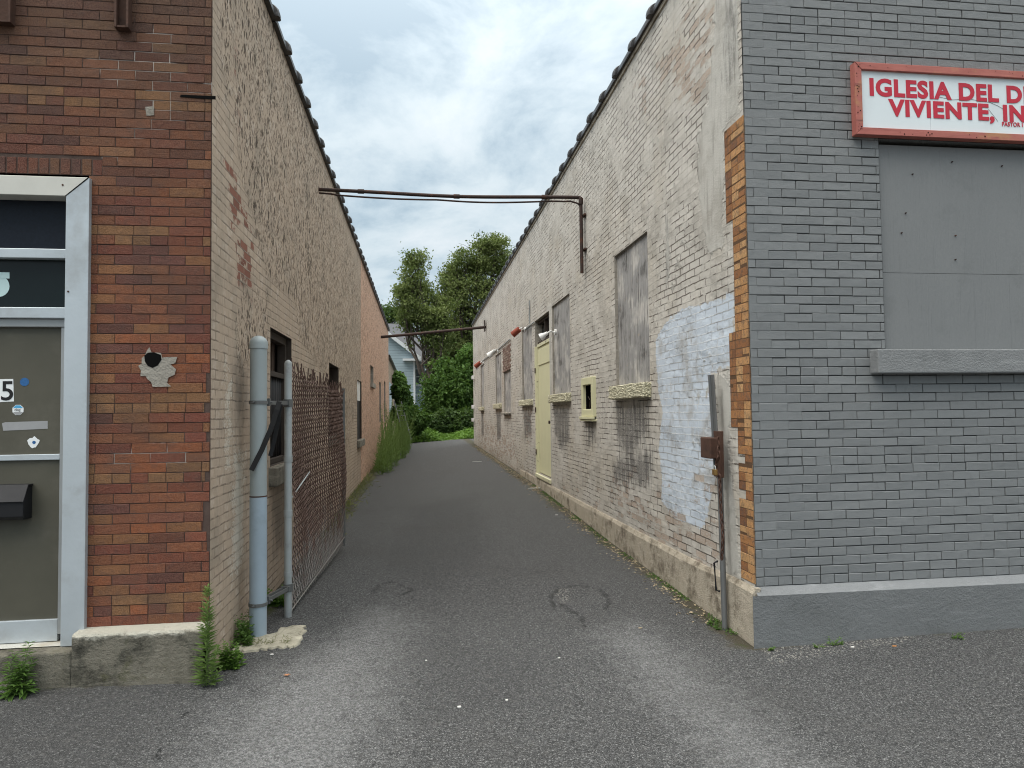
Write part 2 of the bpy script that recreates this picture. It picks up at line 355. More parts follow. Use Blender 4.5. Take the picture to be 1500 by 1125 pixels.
def mat_bricks(name, spec=.25, rough=.85, speck=True):
    g = G(name, rough, spec); v = g.obj(); a = g.attr('bc', 0)
    nf = g.noise(v, 170, 4, .7); nm = g.noise(v, 24, 6, .68); nb = g.noise(v, 2.2, 6, .65)
    c = g.mix(g.ss(nf, .35, .7), g.mix(.42, a, (0, 0, 0)), g.mix(.16, a, (.5, .32, .2)) if speck else a)
    if speck: c = g.mix(g.ss(nf, .60, .68), c, (.04, .024, .02))
    c = g.mix(g.mul(g.ss(nm, .46, .66), .6), c, g.mix(.5, c, (.10, .07, .06)) if speck else (.10, .085, .075))
    c = g.mix(g.mul(g.ss(nb, .48, .68), .45), c, (.085, .058, .048)) if speck else c
    g.col(c); g.bump(g.add(nf, g.mul(nm, 1.4)), .007, 1.0); return g.m
def mat_grey_bricks():
    g = G('grey_painted_brick', .62, .35); v = g.obj(); a = g.attr('bc', 0)
    nf = g.noise(v, 130, 4, .6); nm = g.noise(v, 14, 5, .6); nb = g.noise(v, 1.6, 5, .6)
    c = g.mix(nb, g.mix(.25, a, (.14, .148, .15)), a); c = g.mix(g.mul(g.ss(nm, .56, .76), .4), c, (.14, .146, .147))
    c = g.mix(g.mul(g.ss(g.noise(v, 40, 3, .7), .70, .76), .6), c, (.30, .31, .31))
    g.col(c).rough(g.ma(nm, .3, .42)); g.bump(g.ma(nf, .5, g.mul(nm, 1.3)), .006, .9); return g.m
def mat_mortar(name, c0, c1, attr=None, cl=None):
    g = G(name, .95, .1); v = g.obj(); nm = g.noise(v, 30, 5, .65)
    c = g.mix(nm, c0, c1)
    if attr: c = g.mix(g.ss(g.add(g.attr(attr), g.ma(g.noise(v, 5, 4, .6), .5, -.25)), 0, .06), c, cl)
    g.col(c); g.bump(g.noise(v, 160, 4, .6), .005); return g.m
def mat_concrete(name, c0, c1, stain=(.10, .095, .085), sa=.7, rough_b=.012, moss=None, bs=45, ns=2.2, lime=None):
    g = G(name, .92, .15); v = g.obj(); nb = g.noise(v, ns, 8, .70); nm = g.noise(v, 12, 6, .65); nf = g.noise(v, 110, 4, .65)
    c = g.mix(nm, c0, c1); c = g.mix(g.mul(g.ss(nb, .46, .68), sa), c, stain)
    c = g.mix(g.mul(g.ss(g.noise(g.mapv(v, (3, 3, 14)), 1.5, 5, .6), .55, .72), .45), c, tuple(min(1, q*1.35) for q in c1))
    if moss: c = g.mix(g.mul(g.ss(g.noise(v, 5, 6, .7), .55, .7), .6), c, moss)
    c = g.mix(g.ss(nf, .62, .72), c, stain)
    if lime: z = g.n('ShaderNodeSeparateXYZ', {0: v}).outputs[2]; c = g.mix(g.mul(g.ss(g.add(z, g.ma(nm, .10, g.ma(nb, .12, -.11))), lime-.03, lime), .85), c, (.56, .54, .46))
    g.col(c); g.bump(g.add(g.noise(v, bs, 5, .7), g.mul(nf, .4)), rough_b, 1.0); return g.m
def mat_asphalt():
    g = G('asphalt', .88, .22); u = g.uv()
    ag = g.vor(u, 185, out=1); agd = g.vor(u, 185); nf = g.noise(u, 85, 4, .7); nm = g.noise(u, 9, 6, .65); nb = g.noise(u, .8, 6, .6)
    bw = g.n('ShaderNodeSeparateColor', {0: ag}).outputs[0]
    c = g.ramp(bw, [(0, (.034, .035, .036)), (.40, (.086, .088, .090)), (.78, (.175, .178, .180)), (.94, (.25, .253, .254)), (.985, (.46, .46, .45))])
    c = g.mix(g.ss(nf, .42, .64), g.mix(.5, c, (.036, .035, .034)), c)
    dust = g.ss(g.add(g.attr('dust'), g.ma(nm, .9, g.ma(nb, .8, -.85))), -.28, .34)
    c = g.mix(g.mul(dust, g.ma(nf, .9, .22)), c, g.mix(bw, (.15, .152, .154), (.34, .343, .343)))
    dark = g.ss(g.add(g.attr('dark'), g.ma(nm, .3, g.ma(nb, .5, -.4))), -.25, .3); c = g.mix(g.mul(dark, .42), c, (.058, .059, .060))
    c = g.mix(g.mul(g.ss(nb, .48, .70), .35), c, (.075, .073, .070))
    c = g.mix(g.mul(g.ss(g.noise(u, 42, 4, .75), .44, .58), .8), c, g.mix(.6, c, (.03, .03, .03))); c = g.mix(g.mul(g.ss(g.noise(g.mapv(u, (1, 1, 1), (3, 5, 0)), 55, 3, .7), .58, .66), .6), c, (.26, .262, .262)); c = g.mix(g.mul(g.ss(g.noise(u, 17, 5, .7), .52, .66), .35), c, (.125, .122, .115))
    dirt = g.ss(g.add(g.attr('dirt'), g.ma(nm, .35, g.ma(nb, .3, -.33))), -.02, .12)
    c = g.mix(g.mul(dirt, .85), c, g.mix(nf, (.035, .030, .020), (.11, .095, .06)))
    c = g.mix(g.mul(dirt, g.ss(g.noise(u, 4, 5, .65), .54, .64)), c, (.055, .075, .022))
    ck = g.ss(g.add(g.attr('crack'), g.ma(nm, .10, g.ma(nf, .06, -.08))), .010, -.006); c = g.mix(g.mul(ck, .75), c, (.022, .022, .022))
    rk = g.ss(g.add(g.attr('ring'), g.ma(nm, .12, g.ma(nf, .05, -.085))), .030, -.004); c = g.mix(g.mul(rk, g.ma(nm, .9, .32)), c, (.028, .028, .028))
    pt = g.ss(g.add(g.attr('chips'), g.ma(nm, .18, -.09)), -.02, .03)
    c = g.mix(g.mul(pt, g.ss(g.vor(u, 55, out=0), .42, .2)), c, (.33, .315, .285))
    g.col(c); g.rough(g.ma(bw, -.25, .95))
    h = g.add(g.math('SUBTRACT', .6, g.mul(agd, .9)), g.ma(nf, .8, g.ma(nm, .5, g.mul(g.math('MAXIMUM', ck, g.mul(rk, .5)), -1.6)))); g.bump(h, .007, 1.0); return g.m
def mat_plywood():
    g = G('weathered_plywood', .85, .2); v = g.uv()
    gr = g.noise(g.mapv(v, (34, 1.6, 1)), 1.0, 6, .65, 1.2); nb = g.noise(v, 2.4, 6, .6); nm = g.noise(v, 14, 5, .6); gr2 = g.noise(g.mapv(v, (60, 3, 1)), 1.0, 4, .6, .5)
    c = g.mix(gr, (.20, .195, .19), (.42, .41, .40)); c = g.mix(g.ss(nb, .48, .66), c, (.56, .535, .50))
    c = g.mix(g.ss(g.add(nb, g.ma(gr, .5, -.25)), .44, .32), c, (.095, .09, .085))
    c = g.mix(g.mul(g.ss(g.add(gr2, g.ma(nb, .3, -.15)), .54, .66), .85), c, (.07, .065, .06)); c = g.mix(g.mul(g.ss(nm, .60, .72), .6), c, (.40, .33, .24))
    g.col(c); g.bump(g.add(gr, gr2), .005, .8); return g.m
def mat_pebble(name, c0, c1):
    g = G(name, .9, .2); v = g.obj(); d = g.vor(v, 70); n = g.noise(v, 14, 5, .65)
    c = g.mix(g.ss(d, .2, .55), c1, c0); c = g.mix(g.mul(g.ss(n, .60, .72), .6), c, (.33, .29, .21))
    g.col(c); g.bump(g.math('SUBTRACT', 1.0, d), .012, 1.0); return g.m
def mat_peel_paint(name, c, under, amt=.62, rough=.6, sc=9):
    g = G(name, rough, .3); v = g.obj(); n = g.noise(v, sc, 6, .68); f = g.noise(v, 90, 3, .6)
    k = g.ss(n, amt, amt+.02); cc = g.mix(g.noise(v, 3, 4, .6), tuple(q*.85 for q in c), c); cc = g.mix(k, cc, under)
    g.col(cc); g.bump(g.add(g.mul(k, -1.0), g.mul(f, .3)), .004); return g.m
def mat_leaf(name, c0, c1, trans=.35):
    g = G(name, .55, .3); v = g.obj(); t = g.attr('tint')
    c = g.mix(g.math('FRACT', g.mul(t, 1.0)), c0, c1)
    c = g.mix(g.mul(g.ss(g.noise(v, .55, 3, .6), .45, .65), .5), c, tuple(q*1.35 for q in c1))
    g.col(c); tr = g.n('ShaderNodeBsdfTranslucent', {0: g.mix(.5, c, (.12, .20, .02))})
    ms = g.n('ShaderNodeMixShader', {0: trans}); g.t.links.new(g.b.outputs[0], ms.inputs[1]); g.t.links.new(tr.outputs[0], ms.inputs[2])
    g.t.links.new(ms.outputs[0], g.o.inputs[0]); return g.m
def mat_wire():
    g = G('rusting_wire', .6, .35); v = g.obj(); z = g.n('ShaderNodeSeparateXYZ', {0: v}).outputs[2]; n = g.noise(v, 6, 5, .65)
    k = g.ss(g.add(z, g.ma(n, 1.6, -.8)), -.05, .75); c = g.mix(k, g.mix(n, (.14, .135, .125), (.42, .41, .39)), g.mix(n, (.060, .036, .028), (.17, .105, .085)))
    g.col(c).metal(.25); return g.m
def mat_siding():
    g = G('pale_blue_siding', .6, .3); v = g.obj(); z = g.n('ShaderNodeSeparateXYZ', {0: v}).outputs[2]
    s = g.math('FRACT', g.mul(z, 6.0)); c = g.mix(g.noise(v, 2, 4, .6), (.42, .53, .58), (.52, .63, .68))
    c = g.mix(g.ss(s, .14, .02), c, (.18, .24, .28)); g.col(c); g.bump(s, .02); return g.m
def mat_shingle():
    g = G('grey_shingles', .9, .2); v = g.obj(); rnd, fac = g.brick(g.mapv(v, (1, 1, 1)), .3, .14, .01)
    n = g.noise(v, 3, 5, .6); c = g.mix(n, (.10, .105, .115), (.16, .165, .175)); c = g.mix(g.mul(g.noise(v, 25, 3, .6), .5), c, (.07, .07, .08)); g.col(c); return g.m
M = dict(
 wallR=mat_wall_right(), wallL=mat_wall_left(), asphalt=mat_asphalt(), ply=mat_plywood(),
 brickL=mat_bricks('brown_face_brick'), brickO=mat_bricks('orange_face_brick', speck=False), brickG=mat_grey_bricks(),
 mortL=mat_mortar('dark_mortar', (.06, .04, .035), (.13, .095, .08), 'repoint', (.50, .46, .42)),
 mortG=mat_mortar('grey_joint', (.03, .031, .033), (.10, .104, .106)),
 mortO=mat_mortar('brown_joint', (.09, .05, .03), (.16, .10, .06)),  # brown mortar between the orange corner bricks
 concL=mat_concrete('weathered_concrete', (.13, .118, .09), (.30, .28, .23), (.045, .044, .036), .94, .020, (.085, .085, .035), 45, 4.5, uvFL(300, 911)[1]-.008),
 concS=mat_concrete('sooty_sill', (.15, .135, .11), (.32, .30, .25), (.06, .056, .048), .8, .016, None, 45, 5),
 concR=mat_concrete('cream_concrete', (.36, .31, .24), (.60, .54, .44), (.13, .105, .075), .85, .02, None, 45, 5),
 concG=mat_concrete('grey_painted_concrete', (.165, .173, .176), (.205, .212, .214), (.135, .14, .14), .6, .014),
 concGl=mat_concrete('light_grey_ledge', (.205, .214, .22), (.25, .258, .264), (.16, .166, .168), .7, .008),
 sillG=mat_concrete('pitted_grey_sill', (.20, .207, .21), (.30, .306, .308), (.11, .114, .116), .2, .012, None, 60),
 pad=mat_concrete('pale_concrete_pad', (.34, .31, .235), (.62, .58, .47), (.10, .098, .065), .95, .016, (.10, .12, .04), 45, 5),
 pebble=mat_pebble('pebbled_cream_sill', (.46, .43, .30), (.86, .83, .66)),
 cement=mat_concrete('cement_patch', (.27, .25, .215), (.42, .39, .34), (.16, .145, .12), .6, .014, None, 45, 6),
 alu=simple('white_aluminium', (.50, .545, .575), .38, .35, .10, 3, .0008, 25, dirt=(.36, .37, .37)),
 alu2=simple('dull_aluminium', (.36, .37, .37), .42, .5, .15, 8),
 stainalu=simple('stained_header', (.56, .55, .50), .5, .15, .15, 4, dirt=(.40, .34, .24)),
 doorp=simple('olive_door_panel', (.085, .080, .060), .5, 0, .25, 2.5, .001, 8, dirt=(.13, .12, .095)),
 tglass=simple('dark_glass', (.007, .012, .013), .2, 0, .5, 1.2, spec=.25),
 tglass2=simple('mesh_backed_glass', (.008, .012, .020), .45, 0, .6, 60, spec=.2),
 black=simple('black_metal', (.008, .008, .010), .6, .2, .3, 5, spec=.5),
 strap=simple('black_webbing', (.018, .018, .019), .85, 0, .3, 60),
 hole=simple('black_hole', (.006, .006, .006), .95, 0, .3, 10, spec=.05),
 rust=simple('rusty_steel', (.085, .045, .032), .8, .2, .5, 14, .003, 60, dirt=(.035, .022, .018)),
 rustd=simple('dark_rusty_pipe', (.045, .030, .026), .75, .2, .5, 20, .002, 80, dirt=(.11, .045, .025)),
 galv=simple('galvanised_steel', (.37, .40, .405), .5, .2, .2, 7, .001, 40, dirt=(.20, .195, .19)),
 bluegrey=simple('blue_grey_paint', (.34, .42, .49), .5, .05, .12, 5, .001, 40, dirt=(.25, .30, .34)),
 greypost=simple('dull_grey_post', (.15, .155, .155), .5, .3, .2, 6, .001, 40, dirt=(.13, .13, .125)),
 wire=mat_wire(),
 tile=simple('black_glazed_coping', (.022, .020, .020), .42, 0, .5, 6, .004, 20, spec=.5, dirt=(.06, .05, .045)),
 roofm=simple('tar_roof', (.04, .04, .042), .9, 0, .3, 3),
 yellow=mat_peel_paint('pale_yellow_paint', (.66, .64, .42), (.45, .42, .33), .66),
 yellow2=mat_peel_paint('flaking_yellow_paint', (.66, .64, .44), (.12, .10, .08), .60),
 wood=simple('old_brown_boards', (.10, .068, .052), .85, 0, .4, 10, .004, 40),
 wooddark=simple('dark_timber', (.05, .038, .03), .85, 0, .4, 10, .004, 40),
 redwood=None, panel=simple('white_sign_panel', (.70, .76, .78), .35, 0, .05, 3, dirt=(.62, .67, .69)),
 red=simple('red_lettering', (.50, .022, .045), .5, 0, .10, 30), blk=simple('black_ink', (.01, .01, .011), .5),
 white=simple('white_paint', (.74, .74, .72), .55, 0, .12, 8, dirt=(.45, .42, .38)),
 whites=simple('white_sticker', (.78, .80, .80), .4, 0, .04, 8),
 blues=simple('blue_sticker', (.03, .12, .30), .4, 0, .5, 90), tape=simple('grey_tape', (.32, .32, .325), .45, 0, .1, 20),
 teal=simple('pale_teal_sticker', (.50, .66, .66), .5, 0, .06, 10), cyan=simple('cyan_sticker', (.08, .36, .62), .4, 0, .05, 10),
 redlamp=simple('red_lamp_housing', (.26, .060, .035), .6, .1, .35, 18, .002, 60),
 board=None, siding=mat_siding(), shingle=mat_shingle(), trim=simple('white_trim', (.72, .75, .77), .5, 0, .06, 4),
 hglass=simple('house_glass', (.05, .065, .075), .15, 0, .5, 2, spec=.6),
 bark=simple('bark', (.085, .068, .055), .9, 0, .4, 8, .02, 20),
 twig=simple('bare_twig', (.13, .105, .085), .9, 0, .3, 8),
 leafA=mat_leaf('tree_leaves', (.085, .120, .032), (.22, .26, .09)), leafD=mat_leaf('dark_leaves', (.028, .060, .015), (.075, .13, .03)),
 leafI=mat_leaf('ivy_leaves', (.042, .095, .020), (.105, .19, .042)), leafG=mat_leaf('bright_weed', (.075, .16, .028), (.165, .29, .055), .4),
 leafY=mat_leaf('dry_grass', (.12, .14, .045), (.25, .25, .10)), leafP=mat_leaf('horseweed_leaves', (.10, .175, .05), (.22, .32, .10), .45),
 core=simple('dark_core_fill', (.020, .036, .012), .95, 0, .4, 2, .05, 4),  # dark green filler for the cores inside the leaf mounds
 earth=simple('earth_and_litter', (.075, .062, .042), .95, 0, .5, 3, .02, 20), dry=simple('dry_leaf', (.42, .19, .09), .7, 0, .3, 30),
 straw=simple('straw_litter', (.40, .33, .22), .85, 0, .4, 40), paper=simple('paper_scrap', (.80, .78, .74), .7, 0, .06, 20),
 brass=simple('tarnished_brass', (.30, .19, .07), .5, .7, .3, 30), orange=simple('cork_filter', (.62, .25, .05), .7, 0, .2, 60), doorred=simple('dark_red_door', (.16, .035, .028), .6, 0, .3, 5))
def mat_redwood():
    g = G('red_painted_timber', .65, .3); v = g.obj(); n = g.noise(v, 6, 6, .65); gr = g.noise(g.mapv(v, (3, 30, 30)), 1.0, 5, .6, .6)
    c = g.mix(n, (.30, .085, .072), (.50, .18, .145)); c = g.mix(g.ss(g.noise(v, 4.5, 4, .6), .55, .68), c, (.42, .20, .11))
    c = g.mix(g.mul(g.ss(gr, .58, .72), .7), c, (.14, .045, .045)); g.col(c); g.bump(gr, .003); return g.m
M['redwood'] = mat_redwood()
def mat_board():
    g = G('grey_painted_plywood', .55, .35); v = g.obj(); nb = g.noise(v, 1.4, 5, .6); gr = g.noise(g.mapv(v, (55, 55, 2.0)), 1.0, 5, .65, .8)
    c = g.mix(nb, (.170, .176, .178), (.215, .220, .220)); c = g.mix(g.mul(g.ss(gr, .60, .72), .55), c, (.13, .135, .135)); c = g.mix(g.mul(g.ss(g.noise(v, 3.2, 6, .7), .54, .66), .35), c, (.15, .156, .156))
    g.col(c); g.bump(g.add(gr, g.mul(g.noise(v, 40, 4, .6), .5)), .004, .8); return g.m
M['board'] = mat_board()
M['posttop'] = simple('bare_grey_tube', (.33, .375, .385), .5, .1, .12, 5, .001, 40)
M['parge'] = mat_concrete('parged_grey_paint', (.175, .183, .186), (.21, .218, .22), (.15, .156, .158), .5, .010, None, 90)
#@@ GROUND
# ------------------------------------------------------------------ ground
def gpt(px, py): p = onZ(px, py, 0.0); return (p[0], p[1])
def build_ground():
    us = axis(-9, 11, .35); us = np.array(sorted(set([round(x, 4) for x in us if x < -2.9 or x > 3.6]+[round(x, 4) for x in np.arange(-2.9, 3.61, .03)])))
    vs = np.array(sorted(set([round(x, 4) for x in np.arange(-4, 1.6, .4)]+[round(x, 4) for x in np.arange(1.6, 7.0, .03)]+[round(x, 4) for x in np.arange(7.0, 14, .1)]+[round(x, 4) for x in np.arange(14, 34.3, .35)])))
    dust = [[gpt(*p) for p in q] for q in (
        [(560, 900), (610, 930), (560, 985), (560, 1080), (520, 1200), (230, 1200), (330, 1060), (430, 985), (500, 940)],
        [(930, 925), (990, 970), (1090, 1050), (1230, 1150), (1100, 1180), (1000, 1060), (930, 990), (880, 945)])]
    dark = [[gpt(*p) for p in q] for q in ([(-200, 1000), (300, 990), (230, 1110), (200, 1250), (-500, 1250)],
        [(600, 760), (700, 740), (720, 820), (640, 880), (560, 840)], [(620, 960), (800, 960), (820, 1040), (620, 1060)])]
    seam = [[gpt(325, 985), gpt(300, 1020), gpt(285, 1045), gpt(262, 1062), gpt(240, 1090), gpt(228, 1120), gpt(215, 1160)],
            [gpt(812, 905), gpt(806, 885), gpt(822, 873), gpt(850, 871), gpt(880, 877), gpt(893, 890), gpt(888, 905)],
            [gpt(812, 890), gpt(830, 903), gpt(850, 915), gpt(858, 930)], [gpt(548, 878), gpt(556, 867), gpt(575, 863), gpt(605, 875), gpt(590, 882)],
            [gpt(-50, 1045), gpt(20, 1038), gpt(80, 1028)]]
    fine = [[gpt(*p) for p in q] for q in ([(470, 960), (500, 975), (540, 968), (565, 985)], [(690, 1125), (700, 1080), (735, 1062), (742, 1035)], [(1180, 1000), (1230, 985), (1300, 990), (1360, 975)], [(740, 760), (720, 790), (735, 815)])]
    chips = [[gpt(*p) for p in q] for q in ([(812, 878), (834, 874), (838, 895), (822, 898)], [(1110, 955), (1330, 935), (1340, 952), (1130, 980)])]
    def dirt(U, V):
        a = np.where(V > 4.6, .16-np.abs(U-2.27), -1); wl = XL+(V-4.71)*LD[0]/LD[1]; b = np.where(V > 4.75, .13-np.abs(U-wl), -1)
        b = np.where(V > 9, b+.12, b); a = np.where(V > 9, a+.06, a)
        f = np.where(U > 2.2, .05-np.abs(V-4.64), -1); h = np.where(U < -1.2, .035-np.abs(V-4.63), -1)
        e = (V-33.2)*.6; return np.clip(np.maximum.reduce([a, b, f, h, e]), -1, .3)
    at = dict(dust=lambda U, V: np.clip(sdm(dust, U, V), -1.2, .5), dark=lambda U, V: np.clip(sdm(dark, U, V), -1, .4),
              crack=lambda U, V: np.minimum(dline([seam[0], seam[4]], U, V), .5), ring=lambda U, V: np.minimum(dline(seam[1:4], U, V), .5), chips=lambda U, V: np.clip(sdm(chips, U, V), -1, .3), dirt=dirt)
    o = grid('asphalt', M['asphalt'], (0, 0, 0), (1, 0, 0), (0, 1, 0), us, vs, attrs=at, kind='structure')
    me = o.data; n = len(me.vertices); c = np.empty(n*3); me.vertices.foreach_get('co', c); c = c.reshape(-1, 3)
    c[:, 2] = gz(c[:, 0], c[:, 1])
    for poly in (seam[1],):                                  # the sunken patch
        pts = np.array(poly); cx, cy = pts.mean(0); d = np.hypot((c[:, 0]-cx)/.32, (c[:, 1]-cy)/.22); c[:, 2] -= .018*np.clip(1-d, 0, 1)
    c[:, 2] += .006*np.sin(c[:, 0]*2.1+1)*np.sin(c[:, 1]*1.7)*(np.abs(c[:, 1]) < 30)
    me.vertices.foreach_set('co', c.ravel()); me.polygons.foreach_set('use_smooth', [True]*len(me.polygons)); me.update()
    mb = MB(); mb.add([(-500, -300, -.06), (500, -300, -.06), (500, 32, -.06), (-500, 32, -.06), (500, 38, .42), (-500, 38, .42), (500, 900, 1.5), (-500, 900, 1.5)],
                      [(0, 1, 2, 3), (3, 2, 4, 5), (5, 4, 6, 7)])
    mb.build('ground', M['earth'], kind='structure')
build_ground()
# ------------------------------------------------------------------ right building
EX, EY, EZ = (1, 0, 0), (0, 1, 0), (0, 0, 1)
def brick_rows(z0, z1, h, u0, u1, w, headers, gap=.006, phase=0.0, holes=(), vary=False):
    """courses of running bond with header courses; list of (u0,u1,v0,v1)"""
    out = []; k = 0; z = z0
    while z < z1-.01:
        hd = any(z <= q < z+h for q in headers); ww = w/2 if hd else w
        off = phase+(0 if k % 2 == 0 else w/2)+RNG.uniform(-.006, .006); u = u0-off
        while u < u1:
            ga, gb, gc, gd = (RNG.choice((.3, .6, 1.0, 1.0), 4) if vary else (1, 1, 1, 1)); a, b = max(u, u0)+ga*gap/2, min(u+ww, u1)-gb*gap/2; c, d = z+gc*gap/2, min(z+h, z1)-gd*gap/2
            segs = [(a, b)]
            for (p, q, r, s) in holes:
                if d > r+.004 and c < s-.004:
                    ns = []
                    for (x, y) in segs:
                        if y <= p or x >= q: ns.append((x, y))
                        else:
                            if x < p: ns.append((x, min(y, p)))
                            if y > q: ns.append((max(x, q), y))
                    segs = ns
            out += [(x, y, c, d) for (x, y) in segs if y-x > .015]
            u += ww
        z += h; k += 1
    return out
def brick_mesh(name, mat, P0, Ud, Vd, Nd, rects, cols, depth=.012, bev=.0035, jit=.0012, parent=None, proud=0.0):
    P0, Ud, Vd, Nd = (np.array(t, float) for t in (P0, Ud, Vd, Nd)); vs = []; fs = []; fc = []
    for i, (a, b, c, d) in enumerate(rects):
        j = RNG.uniform(-jit, jit, 8); p = proud+RNG.uniform(-.0014, .0014); k = len(vs); t = RNG.uniform(-.0012, .0012)
        o = [(a+j[0], c+j[1]), (b+j[2], c+j[3]), (b+j[4], d+j[5]), (a+j[6], d+j[7])]
        ins = [(a+bev, c+bev), (b-bev, c+bev), (b-bev, d-bev), (a+bev, d-bev)]
        for (u, v) in o: vs.append(P0+Ud*u+Vd*v-Nd*depth)
        for (u, v) in o: vs.append(P0+Ud*u+Vd*v+Nd*(p-bev))
        for q, (u, v) in enumerate(ins): vs.append(P0+Ud*u+Vd*v+Nd*(p+(t if q < 2 else -t)))
        for q in range(4):
            r = (q+1) % 4; fs += [(k+q, k+r, k+4+r, k+4+q), (k+4+q, k+4+r, k+8+r, k+8+q)]
        fs.append((k+8, k+9, k+10, k+11)); fc += [cols[i]]*9
    me = bpy.data.meshes.new(name); me.from_pydata([tuple(v) for v in vs], [], fs); me.update(); face_colors(me, np.array(fc))
    if np.dot(np.cross(Ud, Vd), Nd) < 0: me.flip_normals()
    return link(name, me, mat, parent)
def coping(name, base, direc, nrm, length, z0, z1, parent, tile=.6, r=.15):
    """half-round glazed coping tiles on the parapet, each with a raised collar"""
    mb = MB(); n = int(length/tile); d = np.array(direc, float); nn = np.array(nrm, float); b = np.array(base, float)
    def prof(s, k, rr, drop): # arc section across the wall, slightly overhanging its face
        zz = z0+(z1-z0)*s/length; q = []
        for i in range(k+1):
            a = math.pi*i/k; q.append(b+d*s+nn*(.045-rr+rr*math.cos(a)+(rr-r))+np.array((0, 0, zz+.02+math.sin(a)*rr*.62)))
        q.append(q[-1]+np.array((0, 0, -drop))); q.insert(0, q[0]+np.array((0, 0, -drop))); return q
    def sweep(s0, s1, rr, drop, e=.02):
        A = prof(s0, 10, rr*.93, drop); B = prof(s0+e, 10, rr, drop); C = prof(s1-e, 10, rr, drop); D = prof(s1, 10, rr*.93, drop); m = len(A)
        fs = [tuple(range(m)), tuple(range(3*m, 4*m))[::-1]]
        for k in range(3):
            for i in range(m): fs.append((k*m+i, (k+1)*m+i, (k+1)*m+(i+1) % m, k*m+(i+1) % m))
        mb.add(A+B+C+D, fs)
    for i in range(n):
        j = RNG.uniform(-.004, .004); sweep(i*tile+.006, (i+1)*tile-.09, r+j, .035); sweep((i+1)*tile-.092, (i+1)*tile+.004, r+.034+j+RNG.uniform(0, .006), .03)
    o = mb.build(name, M['tile'], parent); o.data.polygons.foreach_set('use_smooth', [True]*len(o.data.polygons))
    m = o.modifiers.new('edges', 'EDGE_SPLIT'); m.split_angle = R(40); return o
LENR = 23.7
bR = thing('brick_building', 'long single storey brick building, grey painted front and peeling cream wall along the alley', 'building', (XR, YR, 0))
# openings on the alley wall: (u0,u1,v0,v1) from photo corners
def hR(xl, xr, ytop, ybot, xt=None):
    """opening with near edge at pixel xr, far edge at xl; heights read at the near edge"""
    u0 = uvR(xr, ytop)[0]; u1 = uvR(xl, ytop)[0]; return (u0, u1, uvR(xr, ybot)[1], uvR(xr, ytop)[1])
W1 = hR(899, 948, 338, 560); W2 = hR(808, 834, 429, 575.5); DR = hR(783, 804, 455, 701); W3 = hR(764, 779, 473, 585)
W4 = hR(738, 748, 541, 604); W5 = hR(725.5, 734, 515, 591); W6 = hR(704, 708.5, 533, 596)
VN = hR(858, 870, 563, 599)
HR = [W1, W2, DR, W3, W4, W5, W6, VN]
TOPR0, TOPR1 = 5.45, 5.12
def topR(u): return TOPR0+(TOPR1-TOPR0)*u/LENR
def warpR(U, V): return np.where(V < 4.6, V, 4.6+(V-4.6)*(topR(U)-4.6)/(TOPR0-4.6))
